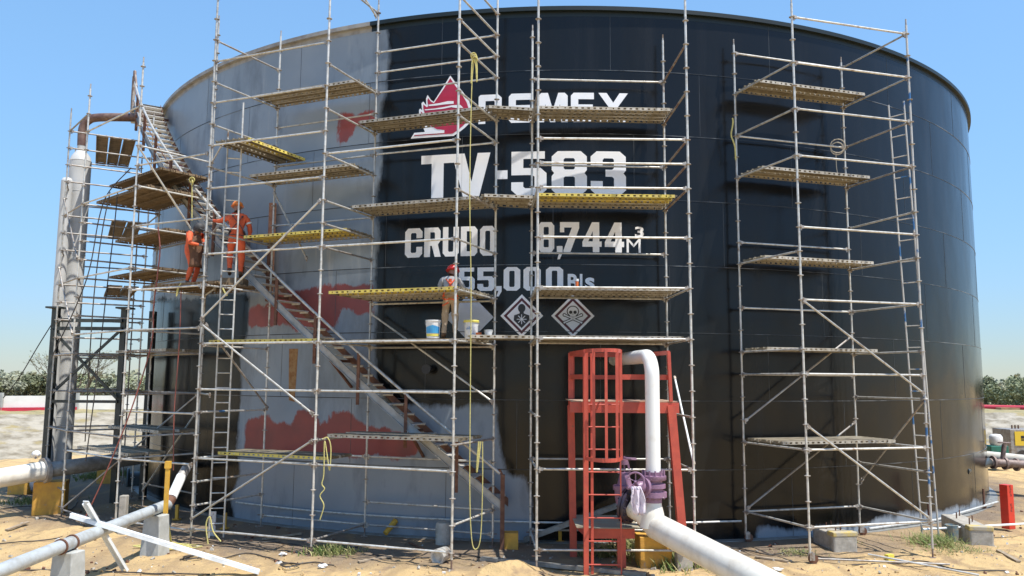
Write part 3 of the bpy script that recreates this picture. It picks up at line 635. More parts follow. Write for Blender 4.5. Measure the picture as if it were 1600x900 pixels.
for z in (11.15, 10.15, 9.15, 8.15, 7.15, 6.15, 5.15, 4.15, 3.15, 2.15, 1.65, .65): ledger(s3, pt(W, 'h', z), pt(W, 'H', z), mats())
for p, q in ((pt(W, 'F', 5.15), pt(W, 'H', 3.25)), (pt(W, 'F', 2.65), pt(W, 'H', .70)), ):
    ledger(s3, off(p), off(q), STEEL, 'diagonal_brace')
for p, q in ((pt(W, 'f', 2.6), pt(W, 'h', 4.6)), (pt(W, 'f', .7), pt(W, 'h', 2.6))):
    ledger(s3, off(p, (0, -.06)), off(q, (0, -.06)), STEELD, 'diagonal_brace')
ledger(s3, off(pt(W, 'H', 3.2), (.05, 0)), off(pt(W, 'h', 1.2), (.05, 0)), STEELD, 'diagonal_brace')
# --- corner scaffold on the left
V = {'L1': (-9.12, 19.16), 'L2': (-11.53, 21.28), 'L0': (-12.9, 22.86), 'l1': (-7.9, 20.7), 'l2': (-10.05, 22.6), 'l0': (-11.0, 24.0), 'M': (-14.5, 26.1), 'm': (-12.7, 27.0)}
s4 = thing('scaffold', 'tall corner scaffold round the left edge of the tank beside the silver pipes', 'scaffold', (-10.5, 21.5, 0))
ztop = {'L1': 11.2, 'L2': 11.3, 'L0': 11.15, 'l1': 13, 'l2': 9.2, 'l0': 11.4, 'M': 10.9, 'm': 10.9}
for k, (x, y) in V.items(): standard(s4, x, y, gz(x, y), ztop[k] if k != 'l2' else 8.2, .1, STEEL if k != 'm' else STEELD)
def led4(a, b, zs, mt=None):
    for z in zs: ledger(s4, pt(V, a, z), pt(V, b, z), mt or mats())
led4('L2', 'L1', (10.1, 8.1, 6.1, 4.6, 2.1, 1.6, .1))
led4('l2', 'l1', (7.1, 6.1, 4.1, 3.1, 2.1, .6), STEELD)
led4('L0', 'L2', (10.6, 8.1, 6.1, 4.1, 2.1, .6), STEELD)
led4('M', 'L0', (9.1, 7.1, 5.1, 3.1, 1.1), STEELD)
led4('L1', 'l1', (9.1, 8.1, 7.1, 6.1, 5.6, 4.6, 4.1, 3.1, 2.1, 1.6))
led4('L2', 'l2', (8.1, 7.6, 7.1, 6.6, 6.1, 5.6, 5.1, 4.1, 3.1, 2.1, 1.6), STEELD)
led4('L0', 'l0', (10.6, 10.1, 9.6, 9.1, 8.1, 7.6, 7.1, 6.1, 5.6, 5.1, 4.6, 4.1, 3.1, 2.1, 1.1), STEELD)
led4('M', 'm', (10.55, 9.1, 8.1, 7.1, 6.1, 5.1, 4.1, 3.1), STEELD)
led4('l0', 'l2', (8.1, 6.1, 4.1, 2.1), STEELD)
for a_, za, b_, zb in (('L1', 9.1, 'l1', 6.7), ('L2', .1, 'l1', 3.1), ('L0', 8.6, 'L2', 6.6), ('L0', 6.6, 'L2', 4.6), ('l2', .4, 'l1', 2.7)):
    ledger(s4, off(pt(V, a_, za), (0, -.07)), off(pt(V, b_, zb), (0, -.07)), STEEL if za > 9 or zb == 2.7 else STEELD, 'diagonal_brace')
# tie bay between the corner scaffold and the long one
for z in (9.1, 7.1, 5.6, 3.1): ledger(s4, pt(V, 'l1', z), (-7.02, 19.0, z), mats())
for z in (8.6, 7.1, 5.55, 4.6, 2.7, 1.6, .2): ledger(s4, pt(V, 'L1', z), (-6.95, 18.02, z), mats())
# ------------------------------------------------------------------ boards
def plank_mesh(mb, p, q, wd, yel=False):
    p = Vector(p); q = Vector(q); d = q-p; L = d.length; x = d.normalized(); y = Vector((0, 0, 1)).cross(x).normalized(); z = x.cross(y)
    R = Matrix((x, y, z)).transposed(); c = (p+q)/2
    mb.box(c+z*.062, (L, wd, .004), R, 0)
    for k in range(-2, 3): mb.box(c+z*.054+y*wd*k*.19, (L-.04, .012, .012), R, 0)
    m = 1 if yel else 2
    for s_ in (-1, 1):
        o = y*s_*(wd/2-.002)
        mb.box(c+o+z*.055, (L, .005, .016), R, m); mb.box(c+o+z*.006, (L, .005, .016), R, m)
        n = max(3, int(L/.13)); 
        gap0 = L*.08
        for i in range(n+1):
            t = -L/2+L*i/n; wb = .075 if i % 8 != 4 else .13
            t = max(-L/2+wb/2, min(L/2-wb/2, t)); mb.box(c+o+x*t+z*.0305, (wb, .0045, .033), R, m)
        mb.box(c+y*s_*(wd/2-.014)+z*.002, (L, .024, .004), R, 0)
    for e in (-1, 1):
        mb.box(c+x*e*(L/2+.012)+z*.03, (.012, wd-.03, .05), R, 0)
        for s_ in (-1, 1): mb.box(c+x*e*(L/2+.03)+y*s_*wd*.3+z*.048, (.06, .03, .03), R, 0)
def lerp(a, b, t): return Vector(a)*(1-t)+Vector(b)*t
GD = 'boarded levels on the scaffolds'
def deck(lf, lb, rf, rb, z, f0, f1, label, n=3, yel=(), mat=PLANK, grp=GD):
    lf, lb, rf, rb = [Vector((p[0], p[1], z+.022)) for p in (lf, lb, rf, rb)]
    c = (lerp(lf, lb, (f0+f1)/2)+lerp(rf, rb, (f0+f1)/2))/2
    t = thing('scaffold_deck', label, 'scaffold boards', c, grp)
    wtot = min((lb-lf).length, (rb-rf).length)*(f1-f0)
    for i in range(n):
        fm = f0+(f1-f0)*(i+.5)/n; a_, b_ = lerp(lf, lb, fm), lerp(rf, rb, fm); d = (b_-a_).normalized(); j = rndm.uniform(-.03, .03)
        a_ = a_+d*.06; b_ = b_-d*.06
        mb = MB(); plank_mesh(mb, a_, b_, min(.42, wtot/n-.012), i in yel); mb.build('plank', [mat, PLANKY, PLANKE if mat is PLANK else mat], t)
    return t
A, B, C_, a_, b_, c_ = [P[k] for k in 'ABCabc']; D, E_, d_, e_ = [Q[k] for k in 'DEde']; Fw, Hw, fw_, hw = [W[k] for k in 'FHfh']
deck(A, a_, B, b_, 10.24, .6, 1, 'highest boards on the left, against the pale grey primer just under the tank rim', 3)
deck(B, b_, A, a_, 8.24, .55, 1, 'boards with loose scraps on top, second level below the rim against the grey primer', 3)
deck(A, a_, B, b_, 6.74, .5, 1, 'yellow-edged boards against the grey primer, right of the worker in the orange hard hat', 3, (0, 1))
deck(A, a_, B, b_, 4.24, .0, .35, 'low yellow-edged boards crossing just above the rust streak on the grey primer', 1, (0,))
deck(A, a_, B, b_, 1.77, .25, .75, 'lowest pale yellow boards across the bottom edge of the lower red primer patch', 2, (0,))
deck(B, b_, C_, c_, 9.24, .6, 1, 'boards passing in front of the red and white emblem', 3)
deck(B, b_, C_, c_, 7.24, .5, 1, 'dark-bottomed boards under the large first letters of the tank number', 4)
deck(B, b_, C_, c_, 5.24, .1, 1, 'yellow-edged boards at the back of the worker in the red helmet', 4, (0,))
deck(B, b_, C_, c_, 4.26, .55, 1, 'boards carrying the worker in grey and the paint buckets', 2)
deck(B, b_, C_, c_, 2.26, .1, .8, 'pale slotted-edge boards lying above the lower flight of the stair', 2)
# cross planks at the left end of the bay
X0, X1, X2, X3 = lerp((*A, 0), (*B, 0), .02), lerp((*A, 0), (*B, 0), .33), lerp((*a_, 0), (*b_, 0), .02), lerp((*a_, 0), (*b_, 0), .33)
deck(X0, X1, X2, X3, 8.76, 0, 1, 'short yellow-edged boards laid crosswise behind the tallest left tubes, above the workers in orange', 3, (2,))
# links between the two scaffolds
deck(lerp((*C_, 0), (*c_, 0), .62), c_, lerp((*D, 0), (*d_, 0), .62), d_, 9.28, 0, 1, 'short link boards between the emblem and the brand lettering', 3)
deck(lerp((*C_, 0), (*c_, 0), .5), c_, lerp((*D, 0), (*d_, 0), .5), d_, 7.28, 0, 1, 'short link boards under the dash of the tank number', 3)
deck(lerp((*C_, 0), (*c_, 0), .2), c_, lerp((*D, 0), (*d_, 0), .2), d_, 4.29, 0, .5, 'short link boards below the black figure diamond', 2)
deck(D, d_, E_, e_, 9.3, .58, 1.0, 'wide boards covering the lower half of the white brand lettering', 4)
deck(D, d_, E_, e_, 7.3, .42, 1, 'wide boards with a bright yellow edge under the last digits of the tank number', 4, (0, 1))
deck(D, d_, E_, e_, 5.3, .3, 1, 'slotted-edge boards just above the skull diamond', 4)
deck(D, d_, E_, e_, 4.3, .25, 1, 'slotted-edge boards just below the skull diamond, over the red ladder platform', 4)
for z, f1_, n, lb in ((10.15, .40, 2, 'highest boards of the right tower, with slots along their edge'), (8.15, .42, 2, 'second highest boards of the right tower, well above eye level'), (6.15, .42, 2, 'middle boards of the right tower'), (4.15, .42, 2, 'second lowest boards of the right tower, almost level with the camera'), (2.17, .62, 3, 'lowest boards of the right tower, seen from above, dusty cream')):
    deck(fw_, Fw, hw, Hw, z, 0.03, f1_, lb, n)
l1, l2, L1, L2, L0, l0, M_, m_ = V['l1'], V['l2'], V['L1'], V['L2'], V['L0'], V['l0'], V['M'], V['m']
deck(L2, l2, L1, l1, 8.62, .3, 1, 'brown worn boards beside the upper stair, upper of two close levels', 4, (), PLANKB)
deck(L2, l2, L1, l1, 8.12, .15, .95, 'brown worn boards beside the upper stair, lower of two close levels', 4, (), PLANKB)
deck(L2, l2, L1, l1, 7.12, .42, 1, 'dusty boards behind the head of the worker in the leather apron', 3, (), PLANKB)
deck(L2, l2, L1, l1, 6.12, .37, 1, 'dusty boards level with the apron worker, left of him', 3, (), PLANKB)
deck(L1, l1, lerp((*A, 0), (*a_, 0), .05), lerp((*A, 0), (*a_, 0), .95), 5.6, .12, 1, 'boards under the feet of the two workers in orange', 5, (), PLANKB)
deck(L2, l2, L1, l1, 4.12, .5, 1, 'boards at camera height on the left, in front of the black shell', 2, (), PLANK)
deck(L2, l2, L1, l1, 2.12, .45, 1, 'upper of the two low slotted boards near the manhole', 2, (), PLANK)
deck(L2, l2, L1, l1, 1.62, .1, .6, 'lower of the two low slotted boards near the manhole', 2, (), PLANK)
for z, lb in ((10.55, 'topmost dark boards hung beside the silver pipe, below the brown elbow pipe'), (8.05, 'second dark boards down beside the silver pipe'), (6.1, 'third dark boards down beside the silver pipe'), (4.1, 'lowest dark boards beside the silver pipe, just above the horizon')):
    fa_, fb_ = (.30, .80) if z > 10 else (.55, .95)
    deck(lerp((*L0, 0), (*l0, 0), fa_), lerp((*L0, 0), (*l0, 0), fb_), lerp((*M_, 0), (*m_, 0), fa_), lerp((*M_, 0), (*m_, 0), fb_), z, 0, 1, lb, 3 if z > 10 else 2, (), PLANKB)
# ------------------------------------------------------------------ ladders
def ladder(rails0, rails1, label, mat=STEEL, step=.33, r=.021, z0r=.3):
    (p0, q0), (p1, q1) = rails0, rails1; p0, q0, p1, q1 = map(Vector, (p0, q0, p1, q1))
    t = thing('access_ladder', label, 'ladder', (p0+p1)/2)
    MB().tube([p0, q0], r, 8).build('rail', mat, t); MB().tube([p1, q1], r, 8).build('rail', mat, t)
    L = (q0-p0).length; s = z0r
    while s < L-.1: MB().tube([p0+(q0-p0).normalized()*s, p1+(q1-p1).normalized()*s], .014, 6).build('rung', mat, t); s += step
ladder(((-6.62, 18.25, 0), (-6.62, 18.25, 9.2)), ((-6.32, 18.32, 0), (-6.32, 18.32, 9.9)), 'narrow tube ladder clamped inside the left scaffold by the two workers in orange')
ladder(((9.30, 18.75, 0), (9.0, 18.75, 10.1)), ((9.52, 18.45, 0), (9.22, 18.45, 10.1)), 'narrow tube ladder tied to the right side of the wheeled tower', STEELP, .5)
# ------------------------------------------------------------------ spiral stair on the tank
st = thing('spiral_stair', 'rusty grey steel stair winding up the tank wall to the left', 'stair', cyld(-6, 0, TR+.5))
STRG = pm('stair_stringer', (.38, .385, .38), (.28, .27, .25), .5, .2, 5)
RO, RI = TR+.93, TR+.17; SL = .2195
def zs(a): return (-a-2.8)*SL
def helix(mb, r, a0, a1, dz, wd, ht):
    n = 44; A_ = [a0+(a1-a0)*i/n for i in range(n+1)]
    vs = []
    for a in A_:
        for rr, zz in ((r-wd/2, -ht/2), (r+wd/2, -ht/2), (r+wd/2, ht/2), (r-wd/2, ht/2)): vs.append(cyld(a, zs(a)+dz+zz, rr))
    mb.add(vs, [(i*4+j, i*4+(j+1) % 4, i*4+4+(j+1) % 4, i*4+4+j) for i in range(n) for j in range(4)])
    mb.f += [[len(mb.v)-4, len(mb.v)-3, len(mb.v)-2, len(mb.v)-1]]; mb.m.append(0); mb.sm.append(False)
mb = MB(); helix(mb, RO, -6.6, -58, 0, .012, .2); helix(mb, RO+.02, -6.6, -58, .1, .05, .01); helix(mb, RO+.02, -6.6, -58, -.1, .05, .01); mb.build('outer_stringer', STRG, st)
mb = MB(); helix(mb, RI, -6.6, -58, 0, .012, .18); mb.build('inner_stringer', RUSTY, st)
a = -7.3; TREAD = pm('tread_grating', (.66, .65, .62), (.50, .47, .43), .6, .3, 12, .45, .65); k = 0
while a > -58:
    z = zs(a)+.02; mb = MB()
    for q in range(5):
        aa = a-.42+q*.21; mb.bar(cyld(aa, z, RI), cyld(aa, z, RO), .045, .018)
    for rr in (RI+.02, RO-.02): mb.bar(cyld(a-.47, z-.02, rr), cyld(a+.47, z-.02, rr), .006, .05)
    mb.build('tread', TREAD, st); a -= .98
mb = MB(); A_ = [-6.9-(51.5)*i/60 for i in range(61)]
mb.tube([cyld(a, zs(a)+.64, RO+.02) for a in A_], .034, 8); mb.build('handrail', STEEL, st)
mb = MB(); mb.tube([cyld(a, zs(a)+.36, RO) for a in A_ if a < -33], .014, 6); mb.build('mid_rail', RUSTY, st)
a = -10.2
while a > -59:
    MB().bar(cyld(a, zs(a)-.5, RO+.02), cyld(a, zs(a)+.64, RO+.02), .065, .065).build('baluster', RUSTY, st); a -= 4.1
MB().bar(cyld(-6.7, -.06, RO+.02), cyld(-6.7, 1.52, RO+.02), .09, .09).build('newel_post', RUSTY, st)
MB().bar(cyld(-6.7, 1.48, RO+.02), cyld(-6.95, 1.62, RO+.02), .05, .05).build('newel_cap', RUSTY, st)
for a in range(-14, -58, -7):
    mb = MB(); mb.bar(cyld(a, zs(a)-.1, TR), cyld(a, zs(a)-.1, RO), .06, .06); mb.bar(cyld(a, zs(a)-.7, TR+.02), cyld(a, zs(a)-.12, RO-.05), .05, .05); mb.build('bracket', RUSTY, st)
mb = MB()
for i in range(5):
    a0, a1 = -58-i*1.6, -59.6-i*1.6; z = zs(-58)+.03; mb.add([cyld(a0, z, RI-.1), cyld(a1, z, RI-.1), cyld(a1, z, RO), cyld(a0, z, RO), cyld(a0, z-.04, RI-.1), cyld(a1, z-.04, RI-.1), cyld(a1, z-.04, RO), cyld(a0, z-.04, RO)], [(0, 1, 2, 3), (4, 7, 6, 5), (3, 2, 6, 7), (0, 4, 5, 1)])
mb.build('landing', TREAD, st)
mb = MB(); z = zs(-58); mb.bar(cyld(-58, z+.64, RO), cyld(-60, z+1.2, RO), .05, .05); mb.tube([cyld(-60, z-.1, RO), cyld(-60, z+1.25, RO)], .05, 6); mb.tube([cyld(-62, z-.1, RO), cyld(-62, z+1.25, RO)], .04, 6); mb.tube([cyld(-60, z+1.25, RO), cyld(-57.2, zs(-57.2)+.64, RO)], .035, 6); mb.build('landing_rail', STEELR, st)
# gusset post pair rising from the stair (dark posts at the shell)
MB().bar(cyld(-30.5, 5.4, TR+.12), cyld(-30.5, 7.9, TR+.12), .16, .1).build('stair_post', RUSTY, st)
# tapered block
def block(name, mat, c, wx, wy, h, taper=.85, rz=0, mb=None):
    mb = MB(); R = Matrix.Rotation(rad(rz), 3, 'Z'); vs = []
    for k, s in ((0, 1), (1, taper)):
        for x, y in ((-1, -1), (1, -1), (1, 1), (-1, 1)): vs.append(Vector(c)+R @ Vector((x*wx/2*s, y*wy/2*s, h*k)))
    mb.add(vs, [(0, 3, 2, 1), (4, 5, 6, 7), (0, 1, 5, 4), (1, 2, 6, 5), (2, 3, 7, 6), (3, 0, 4, 7)]); return mb.build(name, mat, origin=c, bevel=.015)
# ------------------------------------------------------------------ red ladder platform
rp = thing('ladder_platform', 'red steel platform with a caged ladder in front of the black tank', 'ladder platform', (2.2, 15.6, 0))
FY, BY_ = 15.5, 17.15; XL, XM, XR = 1.28, 1.42, 3.16
yq = 15.58
def px(u, v, y): return Y(u, v, y)
def leg(x0, x1, y, zb, zt, wd): MB().bar((x0, y, zb), (x1, y, zt), wd, wd*.9).build('leg', REDP, rp)
leg(1.27, 1.22, 16.7, -.1, 2.98, .15); leg(3.24, 3.05, yq, .42, 3.02, .17); leg(3.0, 3.0, BY_, -.1, 3.02, .16)
for (p, q) in (((1.12, yq, 2.98), (3.2, yq, 2.98)), ((1.2, BY_, 2.98), (3.1, BY_, 2.98)), ((1.18, yq, 2.98), (1.26, BY_, 2.98)), ((3.14, yq, 2.98), (3.04, BY_, 2.98))):
    MB().bar(p, q, .07, .2).build('deck_beam', REDP, rp)
MB().box((2.16, (yq+BY_)/2, 3.095), (2.02, BY_-yq+.05, .02)).build('upper_deck', pm('deck_plate', (.50, .40, .28), (.4, .2, .14), .8, 0, 6), rp)
for x0, y in ((1.22, 16.7), (3.05, yq), (2.06, yq+.06), (1.28, BY_), (3.0, BY_)):
    MB().bar((x0, y, 3.1), (x0+(.0 if x0 < 2.5 else -.03), y, 4.05), .1, .06).build('rail_post', REDP, rp)
for z, y0 in ((4.03, 0), (3.56, 0)):
    MB().bar((2.06, yq+.08, z-.0), (3.04, yq+.08, z), .05, .1).build('guard_rail', REDP, rp) if z < 4 else None
    MB().bar((2.7, BY_-.1, z), (3.02, yq, z), .05, .08).build('guard_rail', REDP, rp)
    MB().bar((1.22, 16.7, z), (1.28, BY_, z), .05, .09).build('guard_rail', REDP, rp); MB().bar((1.28, BY_, z), (3.0, BY_, z), .05, .09).build('guard_rail', REDP, rp)
    MB().bar((1.22, 16.7, z), (1.40, 15.4, z), .05, .09).build('guard_rail', REDP, rp)
LY = 15.36
lad = MB().bar((1.40, LY, -.12), (1.40, LY, 4.06), .09, .15, up=(0, 1, 0)).bar((1.52, LY+.04, -.12), (1.52, LY+.04, 4.0), .05, .05).bar((2.05, LY, -.05), (2.05, LY, 4.0), .022, .03).build('ladder', REDP, rp)
z = .12
while z < 3.2: MB().tube([(1.42, LY, z), (2.05, LY, z)], .014, 6).build('rung', REDP, lad); z += .415 if z > 1 else .42
cgx, cgr = 1.72, .34
def hoop(z): return [(cgx-cgr*math.cos(t), LY-.6*math.sin(t), z) for t in [math.pi*i/14 for i in range(15)]]
for z in (4.04, 2.06):
    mb = MB(); H = hoop(z)
    for i in range(14): mb.bar(H[i], H[i+1], .008, .07)
    cage = mb.build('cage_hoop', REDP, rp)
for i in (1, 4, 7, 10, 13):
    H = hoop(0)[i]; MB().bar((H[0], H[1], 2.03), (H[0], H[1], 4.07), .05, .012, up=(0, 1, 0)).build('cage_bar', REDP, cage)
for (p, q) in (((1.45, yq+.12, .62), (2.35, yq+.12, .62)), ((1.48, yq+.1, .62), (1.3, BY_, .62)), ((3.22, yq+.1, .62), (3.0, BY_, .7))):
    MB().bar(p, q, .06, .18).build('lower_beam', REDP, rp)
MB().box((1.85, 16.35, .73), (1.2, 1.45, .015)).build('lower_deck', pm('checker_plate', (.33, .36, .30), (.40, .32, .22), .6, .1, 4, bump=.003), rp)
MB().bar((2.1, yq+.13, .0), (2.1, yq+.13, .55), .16, .1).build('short_post', REDP, rp)
# ------------------------------------------------------------------ white riser, valves and the big pipe
pr = thing('discharge_pipe', 'white pipe with an elbow at the tank, running down over the yellow block', 'pipe', (3.0, 15.0, 0))
yr = 15.2
t0 = Y(1003, 560, 16.1); top = Y(1018, 575, yr); bot = Y(1025, 738, yr)
noz = T(960, 562)
xr = (top.x+bot.x)/2-.02
zt = Y(1018, 556, yr).z
el = [noz, Vector((2.62, 16.35, zt-.02)), Vector((xr-.06, yr+.35, zt)), Vector((xr-.01, yr+.1, zt-.06)), Vector((xr, yr, zt-.3)), Vector((xr, yr, bot.z))]
pp = [noz, noz.lerp(el[1], .6)]+[el[1].lerp(el[2], .5)]
c0 = Vector((xr, yr, zt)); din = (noz-c0); din.z = 0; din.normalize(); rb = .38
arcp = [c0+din*rb*(1-math.sin(t))+Vector((0, 0, -rb*(1-math.cos(t)))) for t in [math.pi/2*i/8 for i in range(9)]]
MB().tube([noz+Vector((0, 0, 0)), noz.lerp(c0, .5)]+arcp+[(xr, yr, bot.z)], .135, 22).build('riser', PIPEW, pr)
v1 = thing('flanged_valve', 'mauve flanged valve at the foot of the white riser', 'valve', (xr, yr, .9))
zb = bot.z
def zz(v): return Y(1026, v, yr).z
mb = MB(); mb.lathe((xr, yr, 0), [(.15, zz(785)), (.15, zz(776)), (.24, zz(776)), (.24, zz(768)), (.17, zz(768)), (.17, zz(764)), (.22, zz(762)), (.22, zz(756)), (.16, zz(754)), (.16, zz(751)), (.22, zz(750)), (.235, zz(749)), (.235, zz(743)), (.15, zz(742)), (.15, zz(737))], n=28, smooth=False)
for k in range(12):
    t = k*math.pi/6
    for v in (776, 743): mb.tube([(xr+.2*math.cos(t), yr+.2*math.sin(t), zz(v)-.03), (xr+.2*math.cos(t), yr+.2*math.sin(t), zz(v)+.1)], .018, 6)
mb.build('valve_body', PURP, v1)
vc = Vector((xr, yr, zz(759))); dl = Vector((-.85, -.53, 0)).normalized()
mb = MB(); mb.lathe(vc, [(.14, 0), (.14, .2), (.17, .2), (.17, .25), (.10, .25), (.10, .34), (.07, .42)], axis=dl, n=22, smooth=False); mb.tube([vc+dl*.42, vc+dl*.62], .03, 8)
mb.build('bonnet', PURP, v1)
wc = vc+dl*.62; wc.z = Y(992, 752, wc.y).z
wc = Y(993, 752, 14.85)
mb = MB(); wax = Vector((-.25, -1, .05)); mb.torus(wc, wax, .155, .017, 26, 6)
ax = wax.normalized(); xx = Vector((0, 0, 1)).cross(ax).normalized(); yy = ax.cross(xx)
for k in range(5):
    t = k*2*math.pi/5+.3; mb.tube([wc-ax*.03, wc+(xx*math.cos(t)+yy*math.sin(t))*.155], .012, 6)
mb.tube([wc, vc+dl*.4], .022, 8); mb.build('handwheel', PURP, v1)
# gate valve behind
v2 = thing('gate_valve', 'tall mauve gate valve with dark body behind the small handwheel', 'valve', (2.35, 15.9, .8))
yv = 15.75; gc = Y(976, 775, yv)
mb = MB(); mb.lathe((gc.x, gc.y, 0), [(.16, gc.z-.15), (.19, gc.z), (.19, gc.z+.12), (.22, gc.z+.12), (.22, gc.z+.2), (.14, gc.z+.22), (.09, gc.z+.42), (.08, gc.z+.45)], n=22, smooth=False)
mb.build('valve_body', PURP, v2)
mb = MB(); zt2 = Y(980, 716, yv).z
for s_ in (-1, 1): mb.bar((gc.x+s_*.11, gc.y, gc.z+.42), (gc.x+s_*.06, gc.y, zt2-.06), .04, .04)
mb.tube([(gc.x, gc.y, gc.z+.4), (gc.x, gc.y, zt2+.04)], .018, 8); mb.lathe((gc.x, gc.y, zt2-.12), [(.07, 0), (.07, .1), (.04, .12)], n=14); mb.build('yoke', PURP, v2)
MB().torus((gc.x+.06, gc.y, zt2), (.1, 0, 1), .17, .016, 22, 6).tube([(gc.x-.1, gc.y, zt2), (gc.x+.22, gc.y, zt2)], .014, 6).build('handwheel', PURP, v2)
fx = Vector((.80, -.60, -.12)).normalized(); fc = Y(982, 790, 15.55)
mb = MB(); mb.lathe(fc-fx*.06, [(.12, 0), (.33, 0), (.33, .05), (.30, .05), (.30, .075), (.33, .075), (.33, .12), (.12, .12)], axis=fx, n=30, smooth=False)
for k in range(12):
    t = k*math.pi/6; x_ = Vector((0, 0, 1)).cross(fx).normalized(); y_ = fx.cross(x_); q = fc+(x_*math.cos(t)+y_*math.sin(t))*.28; mb.tube([q-fx*.1, q+fx*.1], .017, 6)
mb.build('flange', PURPD, v2)
# big pipe
pA = fc+fx*.06; pJ = Y(1025, 822, 15.2); pE = G(1195, 912, .58)
dirp = (pE-pJ).normalized(); pend = pJ+dirp*4.1
MB().tube([pA, pA.lerp(pJ, .5)+Vector((0, .02, .04)), pJ, pJ+dirp*.4], [.19, .2, .225, .235], 28).build('inlet_reducer', PIPEC, pr)
MB().tube([pJ+dirp*.0, pend], .235, 32).build('main_pipe', PIPEC, pr)
mb = MB(); mb.lathe((0, 0, 0), [(.19, 0), (.2, .02)], n=4)
MB().tube([(xr, yr, zz(783)), (xr, yr, zz(788)), (xr-.02, yr-.0, zz(800)), (xr-.02, yr-.01, zz(806)), (xr-.03, yr-.02, zz(825))], [.14, .15, .205, .21, .235], 26).build('tee_fitting', PIPEC, pr)
MB().tube([pend, pend+dirp*.05, pend+dirp*.12], [.236, .2, .08], 28).build('end_cap', PIPEC, pr)
STK = pm('green_sticker', (.1, .3, .1), None, .5)
# white cloth over the small valve
cl = MB(); n = 9; cc = wc+Vector((-.0, -.08, -.08)); vs = []
for i in range(n+1):
    for j in range(7):
        t = i/n; wd = .08+.05*math.sin(t*3)+.02*noise.noise(Vector((i*.7, j, 0)))
        vs.append(cc+Vector(((j/6-.5)*2*wd+.05*t, -.05*math.sin(j*2.1+i*.5)-.02*noise.noise(Vector((i, j*.8, 3))), -.5*t)))
cl.add(vs, [(i*7+j, i*7+j+1, i*7+8+j, i*7+7+j) for i in range(n) for j in range(6)], 0, True)
clo = cl.build('cloth', pm('pinkish_white_cloth', (.76, .68, .74), (.6, .52, .6), .9, 0, 12)); tag(clo, 'whitish rag hanging from the small mauve handwheel', 'rag')
sm = clo.modifiers.new('thick', 'SOLIDIFY'); sm.thickness = .012
# yellow support block
tag(block('footing', CONC, (3.27, yq+.15, -.2), .3, .34, .64, .9), 'grey concrete footing under the right leg of the red platform', 'concrete block')
yb = Gg(1022, 889); yb.y += .3
tag(block('pipe_support', YELB, (yb.x+.04, yb.y, yb.z-.1), .60, .5, .68, 1.05, 3), 'yellow concrete block with a chipped grey foot under the big white pipe', 'concrete block')
# ------------------------------------------------------------------ people
SKIN = pm('skin', (.30, .15, .09), (.24, .12, .075), .5, 0, 20)
ORNG = pm('orange_coverall', (.72, .13, .045), (.60, .10, .04), .8, 0, 9, .4, .65, bump=.012, bscale=14)
GREYS = pm('grey_shirt', (.36, .36, .36), (.28, .28, .28), .85, 0, 9, bump=.01, bscale=14)
TANT = pm('tan_trousers', (.42, .34, .25), (.33, .26, .19), .85, 0, 9, bump=.012, bscale=14)
BOOT = pm('boot_leather', (.06, .035, .02), (.1, .06, .04), .6, 0, 9)
GLOVE = pm('grey_glove', (.12, .12, .14), (.2, .2, .2), .8, 0, 12)
APRON = pm('brown_leather_apron', (.16, .075, .035), (.10, .05, .028), .75, 0, 6, .4, .65, bump=.012, bscale=8)
HAIR = pm('black_hair', (.015, .012, .01), None, .6)
HATO = pm('orange_helmet', (.75, .22, .03), None, .3)
HATR = pm('red_helmet', (.60, .03, .025), None, .3)
HATD = pm('dark_hood', (.03, .03, .035), (.06, .06, .06), .7, 0, 9)
STRAP = pm('orange_harness', (.80, .11, .03), None, .6)
DSTRAP = pm('dark_harness', (.05, .05, .06), None, .6)
REFL = pm('reflective_tape', (.6, .62, .6), None, .3)
